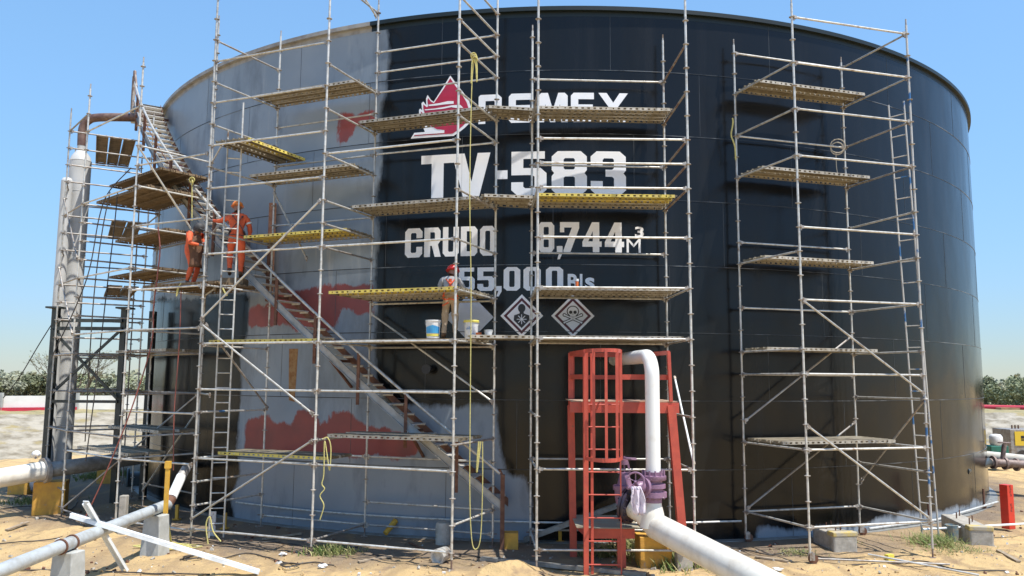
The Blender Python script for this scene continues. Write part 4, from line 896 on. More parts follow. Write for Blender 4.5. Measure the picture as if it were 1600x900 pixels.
def person(label, loc, rz, J, matmap, s=1.0, hands='glove'):
    base = dict(pelvis=(0, 0, .95), waist=(0, .01, 1.08), chest=(0, .02, 1.27), neck=(0, .02, 1.45), nk2=(0, .03, 1.52), head=(0, .04, 1.60), crown=(0, .02, 1.70),
        hipL=(-.1, 0, .90), hipR=(.1, 0, .90), kneeL=(-.11, .03, .50), kneeR=(.11, .03, .50), ankL=(-.11, 0, .10), ankR=(.11, 0, .10), toeL=(-.13, .17, .04), toeR=(.13, .17, .04),
        shL=(-.18, .0, 1.39), shR=(.18, .0, 1.39), elL=(-.26, .05, 1.12), elR=(.26, .05, 1.12), wrL=(-.24, .25, .95), wrR=(.24, .25, .95)); base.update(J)
    rad_ = dict(pelvis=.155, waist=.135, chest=.165, neck=.085, nk2=.058, head=.098, crown=.082, hipL=.105, hipR=.105, kneeL=.075, kneeR=.075, ankL=.05, ankR=.05, toeL=.04, toeR=.04, shL=.078, shR=.078, elL=.052, elR=.052, wrL=.034, wrR=.034)
    ed = [('pelvis', 'waist'), ('waist', 'chest'), ('chest', 'neck'), ('neck', 'nk2'), ('nk2', 'head'), ('head', 'crown'), ('pelvis', 'hipL'), ('pelvis', 'hipR'), ('hipL', 'kneeL'), ('hipR', 'kneeR'), ('kneeL', 'ankL'), ('kneeR', 'ankR'), ('ankL', 'toeL'), ('ankR', 'toeR'), ('chest', 'shL'), ('chest', 'shR'), ('shL', 'elL'), ('shR', 'elR'), ('elL', 'wrL'), ('elR', 'wrR')]
    names = list(base); V_ = [Vector(base[n]) for n in names]; RR = [rad_[n] for n in names]; E_ = [(names.index(a), names.index(b)) for a, b in ed]
    grp = {n: n for n in names}
    for sd_ in 'LR':
        w = Vector(base['wr'+sd_]); e = Vector(base['el'+sd_]); f = (w-e).normalized(); side = f.cross(Vector((0, 0, 1)))
        side = side.normalized() if side.length > .1 else Vector((1, 0, 0)); nrm = side.cross(f); sg = 1 if sd_ == 'R' else -1
        pi = len(V_); V_.append(w+f*.075); RR.append(.034); names.append('palm'+sd_); E_.append((names.index('wr'+sd_), pi))
        for q, (o_, l_) in enumerate(((-.033, .066), (-.011, .078), (.011, .074), (.033, .058))):
            k = len(V_); b0 = w+f*.10+side*o_
            V_ += [b0, b0+f*l_*.55-nrm*.012, b0+f*l_-nrm*.04]; RR += [.011, .0095, .008]; names += ['palm'+sd_]*3; E_ += [(pi, k), (k, k+1), (k+1, k+2)]
        k = len(V_); b0 = w+f*.045-side*sg*.035; V_ += [b0, b0+f*.035-side*sg*.03-nrm*.01, b0+f*.07-side*sg*.035-nrm*.03]; RR += [.014, .012, .010]; names += ['palm'+sd_]*3; E_ += [(names.index('wr'+sd_), k), (k, k+1), (k+1, k+2)]
    me = bpy.data.meshes.new('body'); me.from_pydata([v*s for v in V_], E_, []); ob = bpy.data.objects.new('body', me); COL.objects.link(ob)
    md = ob.modifiers.new('skin', 'SKIN'); md.use_smooth_shade = True
    for i, v in enumerate(me.skin_vertices[0].data): v.radius = (RR[i]*s, RR[i]*s); v.use_root = (i == 0)
    ss = ob.modifiers.new('sub', 'SUBSURF'); ss.levels = 2; ss.render_levels = 2
    dg = bpy.context.evaluated_depsgraph_get(); m2 = bpy.data.meshes.new_from_object(ob.evaluated_get(dg)); bpy.data.objects.remove(ob)
    mlist = []; 
    for k in matmap.values():
        if k not in mlist: mlist.append(k)
    for m in mlist: m2.materials.append(m)
    segs = [(V_[a]*s, V_[b]*s, names[b]) for a, b in E_]
    for p in m2.polygons:
        c = p.center; bd = 9e9; bn = None
        for a, b, n_ in segs:
            d_ = b-a; t = max(0, min(1, (c-a).dot(d_)/d_.dot(d_))); q = (c-a-d_*t).length
            if q < bd: bd = q; bn = n_; bt = t
        key = 'skin' if bn in ('nk2', 'head', 'crown') else 'boots' if bn[:3] in ('toe',) or (bn[:3] == 'ank' and bt > .88) else 'hands' if bn[:4] == 'palm' else 'legs' if bn[:3] in ('hip', 'kne', 'ank') else 'arms' if bn[:2] in ('el', 'wr') else 'torso'
        p.material_index = mlist.index(matmap[key]); p.use_smooth = True
    m2.update(); nn_ = [v.normal.copy() for v in m2.vertices]
    for v, n_ in zip(m2.vertices, nn_):                  # folds in the cloth
        hd = (v.co-Vector(base['head'])*s).length; hh = min((v.co-Vector(base['wrL'])*s).length, (v.co-Vector(base['wrR'])*s).length)
        if hd > .2 and hh > .2: v.co = v.co+n_*(.020*noise.noise(Vector((v.co.x*9, v.co.y*9, v.co.z*5)))+.012*noise.noise(Vector((v.co.x*16, v.co.y*16, v.co.z*24))))
    t = thing('person', label, 'person', loc); t.rotation_euler = (0, 0, rad(rz))
    bo = bpy.data.objects.new('body', m2); COL.objects.link(bo); bo.parent = t
    ORG[t.name] = Vector((0, 0, 0)); h_ = Vector(base['head'])*s; cr_ = Vector(base['crown'])*s; up_ = (cr_-h_).normalized()
    fwd = Vector((0, 1, 0)); fwd = (fwd-up_*fwd.dot(up_)).normalized(); rt_ = fwd.cross(up_)
    nose = MB().tube([h_+fwd*.085*s+up_*.03, h_+fwd*.115*s-up_*.0], [.012, .018], 8); nose.build('nose', SKIN, t)
    MB().bar(h_+fwd*.097*s-up_*.042-rt_*.022, h_+fwd*.097*s-up_*.042+rt_*.022, .012, .01).build('mouth', pm('lips', (.2, .07, .05), None, .5) if 'lips' not in bpy.data.materials else bpy.data.materials['lips'], t)
    for q in (-1, 1):
        MB().lathe(h_+fwd*.085*s+up_*.035+rt_*q*.034, [(.001, 0), (.012, .004), (.009, .013), (.001, .016)], axis=fwd, n=10).build('eye', HAIR, t)
        MB().lathe(h_+rt_*q*.092*s, [(.02, 0), (.026, .008), (.018, .016)], axis=rt_*q, n=10).build('ear', SKIN, t)
    return t, base, h_, up_, fwd, rt_
def helmet(t, h, up, fwd, mat, s=1.0, name='helmet'):
    rt_ = fwd.cross(up); mb = MB(); c = h+up*.045
    mb.lathe(c, [(.128, -.005), (.132, .0), (.13, .03), (.118, .075), (.085, .112), (.04, .13), (.001, .134)], axis=up, n=22)
    mb.lathe(c, [(.125, -.008), (.150, -.006), (.150, .002), (.125, .006)], axis=up, n=22)
    br = [c+fwd*.10-rt_*.10, c+fwd*.185-rt_*.05-up*.02, c+fwd*.195-up*.02, c+fwd*.185+rt_*.05-up*.02, c+fwd*.10+rt_*.10]
    mb.add(br+[p-up*.008 for p in br], [(0, 1, 2, 3, 4), (9, 8, 7, 6, 5), (0, 5, 6, 1), (1, 6, 7, 2), (2, 7, 8, 3), (3, 8, 9, 4)])
    for q in (-.03, 0, .03): mb.tube([c+rt_*q-fwd*.10+up*.08, c+rt_*q+up*.135, c+rt_*q+fwd*.10+up*.08], .008, 6)
    mb.build(name, mat, t)
def strap(mb, pts, w_=.045): 
    for i in range(len(pts)-1): mb.bar(pts[i], pts[i+1], w_, .012)
# worker in grey (back towards us)
p3 = (*Y(703, 530, 17.05).to_tuple()[:2], 4.315)
t, b, h, up, fwd, rt_ = person('worker with red helmet, grey shirt, orange harness and tan trousers painting the tank', p3, 0,
    dict(head=(.03, .13, 1.56), crown=(.03, .16, 1.66), nk2=(.01, .09, 1.50), neck=(0, .07, 1.43), chest=(0, .06, 1.26), wrR=(.22, .42, 1.25), elR=(.30, .20, 1.14), elL=(-.27, .16, 1.16), wrL=(-.15, .40, 1.16), kneeL=(-.12, .02, .5), ankL=(-.14, -.02, .1), toeL=(-.16, .15, .05)),
    dict(torso=GREYS, arms=GREYS, legs=TANT, boots=BOOT, skin=SKIN, hands=GLOVE), .93)
helmet(t, h, up, fwd, HATR)
mb = MB(); strap(mb, [Vector(v)*.93 for v in ((-.10, .10, 1.46), (-.09, -.07, 1.38), (0, -.125, 1.26), (.12, -.13, 1.08), (.16, -.09, .98))]); strap(mb, [Vector(v)*.93 for v in ((.10, .10, 1.46), (.09, -.07, 1.38), (0, -.13, 1.26), (-.12, -.13, 1.08), (-.16, -.09, .98))]); strap(mb, [Vector(v)*.93 for v in ((-.17, -.03, .96), (-.1, -.14, .90), (0, -.165, .93), (.1, -.14, .90), (.17, -.03, .96))])
strap(mb, [Vector(v)*.93 for v in ((-.15, .1, .82), (-.16, -.08, .78), (-.04, -.12, .84))]); mb.box(Vector((0, -.15, 1.25)), (.07, .03, .07)); mb.build('harness', STRAP, t)
# worker in the apron
p1 = (*Y(297, 436, 19.3).to_tuple()[:2], 5.655)
t, b, h, up, fwd, rt_ = person('worker in orange coveralls with a long brown leather apron and dark hood', p1, -118,
    dict(head=(.0, .22, 1.44), crown=(.0, .28, 1.53), nk2=(0, .16, 1.39), neck=(0, .11, 1.34), chest=(0, .07, 1.20), waist=(0, .02, 1.05), shL=(-.18, .09, 1.30), shR=(.18, .09, 1.30), elL=(-.24, .18, 1.06), elR=(.24, .22, 1.05), wrL=(-.08, .38, 1.08), wrR=(.10, .38, 1.02), kneeL=(-.12, .12, .5), kneeR=(.1, .16, .5), ankL=(-.14, -.06, .1), ankR=(.12, .02, .1), toeL=(-.17, .10, .05), toeR=(.13, .19, .05)),
    dict(torso=ORNG, arms=ORNG, legs=ORNG, boots=BOOT, skin=SKIN, hands=GLOVE), .97)
ap = MB(); vs = []; n = 10
for i in range(n+1):
    z = 1.24-.78*i/n; wd = .14 if i < 2 else .2+.03*math.sin(i*.6)
    for j in range(9):
        tt = (j/8-.5)*2; yy_ = .26-.12*tt*tt+(.03 if i > 4 else 0)*i/n+.015*math.sin(j*2.3+i*.5); vs.append((tt*wd, yy_, z))
ap.add(vs, [(i*9+j, i*9+j+1, i*9+10+j, i*9+9+j) for i in range(n) for j in range(8)], 0, True); a_o = ap.build('apron', APRON, t); sm = a_o.modifiers.new('thick', 'SOLIDIFY'); sm.thickness = .015
mb = MB(); mb.lathe(h-up*.05, [(.115, 0), (.128, .06), (.125, .12), (.09, .18), (.03, .205), (.001, .208)], axis=(up-fwd*.15), n=18); mb.add([h+up*.06+fwd*.09-rt_*.09, h+up*.05+fwd*.19-rt_*.05, h+up*.05+fwd*.19+rt_*.05, h+up*.06+fwd*.09+rt_*.09, h+up*.07+fwd*.09-rt_*.09, h+up*.06+fwd*.19-rt_*.05, h+up*.06+fwd*.19+rt_*.05, h+up*.07+fwd*.09+rt_*.09], [(0, 1, 2, 3), (4, 7, 6, 5), (0, 4, 5, 1), (1, 5, 6, 2), (2, 6, 7, 3)]); mb.build('hood', HATD, t)
# worker on the stair side
bq = Y(367, 440, 19.2); tag(MB().box((bq.x, bq.y+.03, 5.775), (.5, .42, .16)).build('step_box', PLANKB, bevel=.005), 'low wooden step box under the worker with the orange hard hat', 'box')
p2 = (*Y(367, 440, 19.2).to_tuple()[:2], 5.86)
t, b, h, up, fwd, rt_ = person('worker in orange coveralls and orange hard hat, back turned, beside the stair', p2, 18,
    dict(head=(-.02, .10, 1.62), crown=(-.02, .12, 1.72), nk2=(-.01, .06, 1.54), neck=(0, .03, 1.46), elL=(-.36, .14, 1.30), wrL=(-.52, .34, 1.34), elR=(.28, .02, 1.14), wrR=(.26, .10, .90), kneeL=(-.13, .12, .55), ankL=(-.12, .0, .16), toeL=(-.13, .16, .1)),
    dict(torso=ORNG, arms=ORNG, legs=ORNG, boots=BOOT, skin=SKIN, hands=GLOVE), 1.07)
helmet(t, h, up, fwd, HATO)
mb = MB(); strap(mb, [Vector(v)*1.07 for v in ((-.10, .08, 1.50), (-.10, -.12, 1.38), (.02, -.15, 1.24), (.14, -.14, 1.06), (.17, -.03, .99))]); strap(mb, [Vector(v)*1.07 for v in ((.10, .08, 1.50), (.10, -.12, 1.38), (0, -.15, 1.24), (-.14, -.14, 1.06), (-.17, -.03, .99))]); strap(mb, [Vector(v)*1.07 for v in ((-.18, 0, .97), (-.1, -.15, .96), (.1, -.15, .96), (.18, 0, .97))]); mb.build('harness', DSTRAP, t)
mb = MB(); mb.tube([(.25, .0, 1.37), (.267, .0, 1.33)], .08, 14); mb.build('sleeve_tape', REFL, t)
# ------------------------------------------------------------------ buckets
def bucket(name, label, p, r, h, body, lid=None, band=None, tilt=0, cat='bucket', handle=True):
    t = thing(name, label, cat, p)
    p = Vector(p); pail = MB().lathe(p, [(r*.85, 0), (r*.99, h*.93), (r*1.06, h*.93), (r*1.06, h), (r*.96, h), (r*.94, h*.9), (.01, h*.88)], n=24, smooth=False).build('pail', body, t)
    if band:
        mb = MB(); 
        for i in range(9):
            a0 = math.pi*(1.15+i*.08); a1 = a0+math.pi*.08; q = lambda a, z: p+Vector((math.cos(a)*(r*(.86+.14*z)+.004), math.sin(a)*(r*(.86+.14*z)+.004), h*z))
            mb.add([q(a0, .28), q(a1, .28), q(a1, .72-.1*abs(i-4)/4), q(a0, .72-.1*abs(i-4)/4)], [(0, 1, 2, 3)], 0)
            mb.add([q(a0, .12), q(a1, .12), q(a1, .25), q(a0, .25)], [(0, 1, 2, 3)], 1)
        mb.build('printed_label', band, pail)
    if lid: MB().lathe(p+Vector((0, 0, h*.97)), [(r*1.08, -.03), (r*1.1, 0), (r*1.05, .02), (.01, .022)], n=24, smooth=False).build('lid', lid, pail)
    if handle:
        mb = MB(); mb.tube([p+Vector((math.cos(a)*r*1.08, -math.sin(a)*r*.5-.0, h*.9-math.sin(a)*h*.35)) for a in [math.pi*i/12 for i in range(13)]], .004, 5); mb.build('handle', STEEL, pail)
    return t
zb_ = 4.33
q = Y(676, 534, 16.15); bucket('paint_bucket', 'white paint bucket with a blue and yellow print, left of the painter', (q.x, 16.2, 4.30), .15, .37, PAPERW, None, [PLBLUE, PLYEL])
MB_ = MB(); MB_.bar((q.x-.3, 16.28, 4.285), (q.x+.3, 16.1, 4.285), .24, .03); tag(MB_.build('loose_board', PLANKB), 'short loose board under the blue-printed bucket', 'board')
q = Y(736, 525, 16.75); bucket('paint_bucket', 'paint-spattered bucket with a yellow lid beside the painter', (q.x, 16.8, zb_), .15, .38, pm('spattered_plastic', (.70, .70, .68), (.25, .35, .5), .5, 0, 9, .55, .62), PLYEL)
q = Y(763, 525, 16.9); bucket('paint_tin', 'white paint tin right of the spattered bucket', (q.x, 16.95, zb_), .085, .2, PAPERW, None, None, cat='tin')
q = Y(748, 527, 16.7); bucket('paint_tin', 'small orange paint tin between the bucket and the white tin', (q.x, 16.6, zb_), .06, .12, PLORG, None, None, cat='tin', handle=False)
q = Y(904, 448, 16.5); bucket('spray_can', 'small red and white spray can standing on the boards over the capacity lettering', (q.x, 16.9, 5.38), .035, .22, PLORG, PAPERW, None, cat='can', handle=False)
# ------------------------------------------------------------------ ropes, hoses, cables
def rope(name, label, pts, r, mat, cat='rope', grp=None, n=8, wob=0):
    P_ = spline(pts, n)
    if wob: P_ = [p+Vector((noise.noise(p*3)*wob, noise.noise(p*3+Vector((5, 5, 5)))*wob, 0)) for p in P_]
    o = MB().tube(P_, r, 6).build(name, mat); return tag(o, label, cat, grp)
def Yl(L, y): return [Y(u, v, y) for u, v in L]
rope('rope', 'long yellow rope hanging from the top rail past the painter down to the sand', Yl([(741, 90), (737, 140), (734, 300), (736, 450), (735, 600), (734, 760), (737, 842), (744, 858), (751, 838), (754, 760), (754, 690)], 15.95), .011, ROPEY)
rope('rope', 'short doubled yellow rope looped under the knot near the rim', Yl([(741, 92), (745, 100), (745, 128), (743, 100), (738, 95), (736, 130)], 15.93), .014, ROPEY)
o = MB(); [o.torus(Y(741+i, 90+i*3, 15.93), (.3*i, 1, .4), .055, .014, 14, 6) for i in (-1, 0, 1)]; tag(o.build('rope_knot', ROPEY), 'yellow rope knot on the side rail near the rim', 'rope')
rope('rope', 'doubled yellow rope hanging beside the handrail post', Yl([(748, 690), (746, 715), (745, 738), (748, 715), (751, 690)], 16.3), .018, ROPEY)
rope('rope', 'yellow rope with two tails hanging from the low left tube joint', Yl([(504, 686), (512, 684), (517, 700), (515, 735), (511, 710), (507, 690), (506, 740), (503, 756), (507, 764), (500, 775), (506, 790), (500, 812)], 16.65), .012, ROPEY)
rope('rope', 'thin yellow line hanging down beside the apron worker', Yl([(300, 278), (300, 310), (300, 345)], 19.0), .012, ROPEY)
o = MB(); o.torus(Y(300, 281, 19.0), (0, 1, .2), .06, .016, 12, 6); o.torus(Y(301, 285, 19.0), (1, .4, .2), .05, .016, 12, 6); tag(o.build('rope_knot', ROPEY), 'yellow rope knot above the apron worker', 'rope')
rope('rope', 'yellow strap end dangling from the board edge under the apron worker', Yl([(283, 442), (277, 452), (276, 463), (280, 446)], 18.6), .012, ROPEY)
rope('rope', 'frayed yellow rope end hanging below the boards right of the ladder', Yl([(348, 450), (352, 458), (355, 462)], 18.2), .02, ROPEY)
rope('rope', 'pale green and yellow rope tied down the left tube of the right tower', Yl([(1142, 185), (1144, 200), (1143, 215), (1147, 230), (1148, 250)], 18.12), .018, ROPEY, wob=.05)
o = MB(); o.torus(Y(1309, 228, 19.0), (.2, 1, 0), .17, .014, 22, 6); o.torus(Y(1308, 232, 19.0), (.1, 1, .1), .15, .014, 22, 6); o.tube(Yl([(1306, 238), (1307, 260), (1309, 276)], 19.0), .008, 5); tag(o.build('coiled_rope', pm('beige_rope', (.45, .40, .32), None, .8)), 'coil of beige rope hung on the back tube of the right tower', 'rope')
rope('hose', 'dark red hose hanging down the corner scaffold to the ground', Yl([(247, 355), (250, 390), (246, 430), (240, 480), (236, 540), (205, 640), (165, 740), (135, 805), (128, 815)], 18.9), .015, HOSER, 'hose')
rope('hose', 'brown red hose hanging straight in front of the black left shell', Yl([(283, 455), (281, 520), (277, 580), (272, 650), (271, 735)], 18.6), .012, HOSER, 'hose')
for k, (L, lb) in enumerate(((((205, 262), (170, 300), (155, 340), (140, 420), (118, 480), (80, 560)), 'black cable slanting down in front of the silver pipes, upper strand'), (((172, 300), (160, 360), (148, 450), (140, 560), (133, 690)), 'black cable hanging almost straight beside the silver pipe, left strand'), (((184, 300), (178, 360), (166, 460), (150, 600), (134, 720)), 'black cable hanging almost straight beside the silver pipe, right strand'), (((85, 500), (60, 540), (30, 590), (5, 622)), 'guy wire running down left from the dark frame to the edge of the view'))):
    rope('cable', lb, Yl(L, 20.6 if k < 3 else 23.5), .014, CABLE, 'cable')
def gl(L, dz=.02): 
    r = []
    for u, v in L:
        p = Gg(u, v); r.append(Vector((p.x, p.y, gz(p.x, p.y)+dz)))
    return r
GC = 'thin black cables lying on the sand'
for L, lb in ((((0, 797), (40, 792), (62, 796), (80, 800)), 'black cable on the sand at the far left edge'), (((0, 850), (50, 846), (90, 842), (115, 832), (130, 822)), 'long dark cable curving across the left foreground'),
   (((282, 876), (310, 868), (345, 874), (385, 866), (420, 873), (455, 882), (490, 880), (520, 885)), 'tangled black cable on the sand in the middle left'), (((0, 892), (120, 893), (240, 897), (330, 899)), 'straight dark cable along the bottom edge at left'),
   (((300, 842), (360, 850), (430, 848), (500, 858), (560, 856)), 'dark cable running along the foot of the scaffold'), (((580, 868), (630, 874), (680, 872), (700, 880)), 'short dark cable left of the tipped can'),
   (((1115, 865), (1150, 858), (1200, 868), (1240, 862), (1290, 872), (1340, 876)), 'dark cable on the sand in front of the right tower'), (((1330, 884), (1400, 882), (1440, 878), (1500, 892), (1570, 893)), 'dark cable at the lower right edge'),
   (((690, 866), (740, 870), (790, 882), (820, 890), (850, 899)), 'black cable crossing the sand by the sand heap'), (((0, 770), (25, 778), (50, 770), (80, 790), (110, 798), (125, 775)), 'black cable looping in the shade at left')):
    rope('cable', lb, gl(L), .013, CABLE, 'cable', GC, n=10, wob=.05)
for c0, lb in (((452, 886), 'small coil of thin black wire on the sand'), ((300, 874), 'tiny coil of wire under the white channel')):
    p = Gg(*c0); mb = MB(); r = random.Random(3)
    mb.tube(spline([p+Vector((math.cos(i*1.1)*r.uniform(.08, .22), math.sin(i*1.1)*r.uniform(.08, .2), .03+.02*r.random())) for i in range(22)], 5), .007, 5); tag(mb.build('wire_coil', CABLE), lb, 'wire')
r = random.Random(12); mb = MB(); p = Gg(262, 857)
for k in range(5):
    mb.tube(spline([p+Vector((math.cos(i*.9+k)*r.uniform(.1, .75), math.sin(i*.9+k)*r.uniform(.05, .35), .03+.03*r.random())) for i in range(16)], 5), .011, 5)
tag(mb.build('coiled_rope', ROPEY), 'messy heap of yellow rope on the sand at the foot of the left ladder', 'rope')
rope('rope', 'yellow rope tied round the grey pipe and falling to the rope heap', [Y(247, 790, 17.2), Y(258, 797, 17.1), Y(262, 815, 17.0), Gg(268, 850)], .02, ROPEY)
rope('rope', 'yellow rope looped over the diagonal tube by the white sign plate', Yl([(325, 850), (322, 820), (328, 808), (333, 830), (345, 846)], 16.9), .014, ROPEY)
# ------------------------------------------------------------------ left pipes and frame
bf = thing('pipe_rack', 'dark steel frame of columns and crossed braces holding the silver pipes', 'steel frame', (-13, 24, 0))
def ib(p, q, w_, name='column'):
    p, q = Vector(p), Vector(q); mb = MB(); mb.bar(p, q, w_, .012, up=(0, 1, 0)); mb.bar(p, q, .012, w_, up=(0, 1, 0))
    d = (q-p).normalized(); o_ = Vector((1, 0, 0)).cross(d); o_ = (o_.normalized() if o_.length > .1 else Vector((0, 0, 1)))*w_/2
    mb.bar(p+o_, q+o_, w_, .012, up=(0, 1, 0)); mb.bar(p-o_, q-o_, w_, .012, up=(0, 1, 0)); return mb.build(name, DARKST, bf)
yF = 23.2; c1b, c1t = Y(72, 752, yF), Y(86, 482, yF); c2b, c2t = Y(180, 740, yF), Y(196, 486, yF)
xa, xb = (c1b.x+c1t.x)/2, (c2b.x+c2t.x)/2; zt_ = c1t.z
ca = MB().box((xa, yF, zt_/2), (.15, .2, zt_)).build('column', DARKST, bf); cb_ = MB().box((xb, yF, zt_/2), (.15, .2, zt_)).build('column', DARKST, bf)
MB().box((xa, yF, zt_+.02), (.42, .42, .05)).build('cap_plate', DARKST, ca); MB().box((xb, yF, zt_+.02), (.38, .42, .05)).build('cap_plate', DARKST, cb_)
MB().box((xb+.45, yF+.8, zt_/2), (.15, .2, zt_)).build('column', DARKST, bf)
for z in (zt_-.35, zt_-.58): MB().bar((xa, yF-.14, z), (xb, yF-.14, z), .06, .10).build('cross_beam', DARKST, bf)
zl = Y(130, 627, yF).z
MB().bar((xa, yF-.14, zl), (xb, yF-.14, zl), .06, .08).build('cross_beam', DARKST, bf)
MB().bar((xa, yF-.16, zl+.1), (xb, yF-.16, zt_-.6), .05, .07).build('cross_brace', DARKST, bf); MB().bar((xa, yF-.2, zt_-.6), (xb, yF-.2, zl+.1), .05, .07).build('cross_brace', DARKST, bf)
sp = thing('vapour_pipe', 'pair of silver-clad vertical pipes with a brown elbow at the top, left of the tank', 'pipe', (-13.4, 24.4, 0))
yS = 24.6; a0, a1 = Y(101, 745, yS), Y(127, 228, yS); xs_ = (a0.x+a1.x)/2-.08
zc = a1.z; pts_ = [.35+(zc-.85)*i/10 for i in range(11)]; mb = MB()
for z0_, z1_ in zip(pts_, pts_[1:]): mb.lathe((xs_, yS, 0), [(.31, z0_), (.31, z1_)], n=36)
mb.lathe((xs_, yS, 0), [(.31, zc-.5), (.27, zc-.36), (.19, zc-.24), (.12, zc-.15)], n=36); mb.lathe((xs_, yS, 0), [(.12, zc-.15), (.12, zc+.1)], n=24)
for z0_ in pts_[1:]: mb.torus((xs_, yS, z0_), (0, 0, 1), .31, .008, 36, 5)
mb.build('clad_pipe', CLAD, sp)
b0 = Y(88, 745, 24.2); mb = MB(); x2 = xs_-.05; zt3 = Y(108, 285, 24.2).z
mb.lathe((x2, 24.02, 0), [(.16, .3), (.16, zt3)], n=24)
mb.lathe((x2, 24.02, 0), [(.16, zt3), (.12, zt3+.08), (.02, zt3+.12)], n=24); mb.build('clad_pipe', CLAD, sp)
zt4 = a1.z+.1
BRP = pm('brown_pipe', (.11, .06, .05), (.2, .13, .1), .55, .1, 5)
mb = MB(); mb.tube(spline([(xs_, yS, zt4-.1), (xs_, yS, zt4+.45), (xs_+.15, yS, zt4+.72), (xs_+.5, yS, zt4+.82), (xs_+1.6, yS+.05, zt4+.84), tuple(cyld(-56.5, zt4+.86, TR+.1))], 6), .13, 16); mb.build('elbow_pipe', BRP, sp)
# big pipe along the left
bp_ = thing('transfer_pipe', 'fat weathered white pipe lying on blocks at the left edge and running to the tank', 'pipe', (-14, 22, .6))
q0, q1, q2, q3 = Y(-30, 752, 20.4), Y(70, 735, 21.6), Y(130, 727, 22.0), Y(215, 715, 23.5)
MB().tube([q0+(q0-q1)*1.5, q0, q1], .24, 26).build('pipe_section', PIPEC, bp_)
MB().tube([q1, q2, q3], .2, 22).build('pipe_section', GREYC, bp_)
MB().tube([q1-(q1-q0).normalized()*.05, q1+(q1-q0).normalized()*.06], .33, 24).build('flange', STEELD, bp_)
p = G(85, 785); tag(block('pipe_support', YELB, (q2.x-.75, 21.9, -.1), .75, .6, .85, 1.0, 20), 'worn yellow concrete block under the joint of the fat left pipe', 'concrete block')
p = G(28, 770); tag(block('pipe_support', YELB, (p.x, p.y+.2, -.1), .6, .5, .5, 1.0, 0), 'small yellow concrete block behind a printed sack at the left edge', 'concrete block')
p = G(162, 756); tag(block('pipe_support', YELB, (p.x, p.y+.3, -.1), .55, .5, .9, 1.0, 0), 'yellow concrete block in the shade between the frame and the manhole', 'concrete block')
def sack(p, label, s=1.0):
    mb = MB(); r = random.Random(int(p.x*10)); n, k = 14, 9; vs = []
    for i in range(k+1):
        ph = math.pi*i/k
        for j in range(n):
            th = 2*math.pi*j/n; rr = 1+.18*noise.noise(Vector((math.cos(th)*1.5, math.sin(th)*1.5, i*.5+p.x))); vs.append(p+Vector((math.sin(ph)*math.cos(th)*.24*rr, math.sin(ph)*math.sin(th)*.2*rr, .2-.22*math.cos(ph)*rr+.0))*s)
    mb.add(vs, [(i*n+j, i*n+(j+1) % n, (i+1)*n+(j+1) % n, (i+1)*n+j) for i in range(k) for j in range(n)], 0, True)
    return tag(mb.build('sack', pm('printed_sack', (.7, .7, .7), (.08, .14, .35), .6, 0, 5, .56, .6)), label, 'sack')
sack(G(48, 768), 'white sack with blue print beside the small yellow block', 1.35)
sack(G(163, 742), 'white and blue plastic sack in the shade left of the manhole', 1.1)
sack(G(56, 716), 'greyish bag lying left of the dark frame column', .8)
# grey pipe on two concrete supports, foreground left
g0 = Y(-40, 908, 11.5); g1 = Y(262, 788, 17.4); gp = thing('foreground_pipe', 'grey-blue pipe running diagonally from the lower left corner on two concrete posts', 'pipe', (g0+g1)/2)
d_ = (g1-g0); end = g0+d_
MB().tube([g0-d_*.15, end], .108, 20).build('pipe_section', PIPEG, gp)
e1, e2 = Y(268, 778, 17.5), Y(283, 745, 18.0)
MB().tube([end, e1], .108, 18).build('pipe_joint', RUSTY, gp); MB().tube([e1, e1+(e2-e1)*.7, e2], .105, 18).build('riser_section', PIPEW, gp)
MB().tube([e2, e2+Vector((.02, .2, .15)), T(296, 728)], [.1, .1, .07], 14).build('pipe_joint', STEELD, gp)
def projx(p):
    q = M.inverted() @ p; return 800+q.x/-q.z*F
def tu(u):
    lo, hi = 0., 1.
    for _ in range(40):
        mid = (lo+hi)/2
        if projx(g0+d_*mid) < u: lo = mid
        else: hi = mid
    return lo
for t_ in (tu(94), tu(112)): MB().lathe(g0+d_*t_-d_.normalized()*.015, [(.109, 0), (.13, 0), (.13, .035), (.109, .035)], axis=d_, n=20, smooth=False).build('clamp_ring', RUSTY, gp)
for tt, lb in ((tu(107), 'smooth concrete post under the grey-blue pipe, nearest to the camera'), (tu(244), 'smooth concrete post under the grey-blue pipe, by the yellow rope heap')):
    p = g0+d_*tt; zb0 = gz(p.x, p.y)-.1; tag(block('concrete_post', CONCL, (p.x+.02, p.y, zb0), .44, .38, p.z-.115-zb0, .82, -12), lb, 'concrete post')
tag(MB().box(Y(261, 758, 16.5)-Vector((0, 0, .05)), (.07, .07, 1.0)).box(Y(261, 758, 16.5)+Vector((0, 0, .40)), (.1, .1, .14)).build('marker_post', YPOST), 'tall yellow marker post behind the grey-blue pipe', 'post')
def stubpost(u, v, h, lb, w_=.07):
    p = G(u, v); tag(MB().box(p+Vector((0, 0, h/2)), (w_, w_, h)).box(p+Vector((0, 0, .01)), (w_*2.4, w_*2.4, .02)).build('pipe_stand', YPOST), lb, 'post')
stubpost(276, 812, .36, 'short yellow stub post left of the big scaffold foot'); stubpost(351, 826, .36, 'short yellow stub post against the black shell near the ladder'); stubpost(875, 846, .42, 'short yellow stub stand behind the red platform')
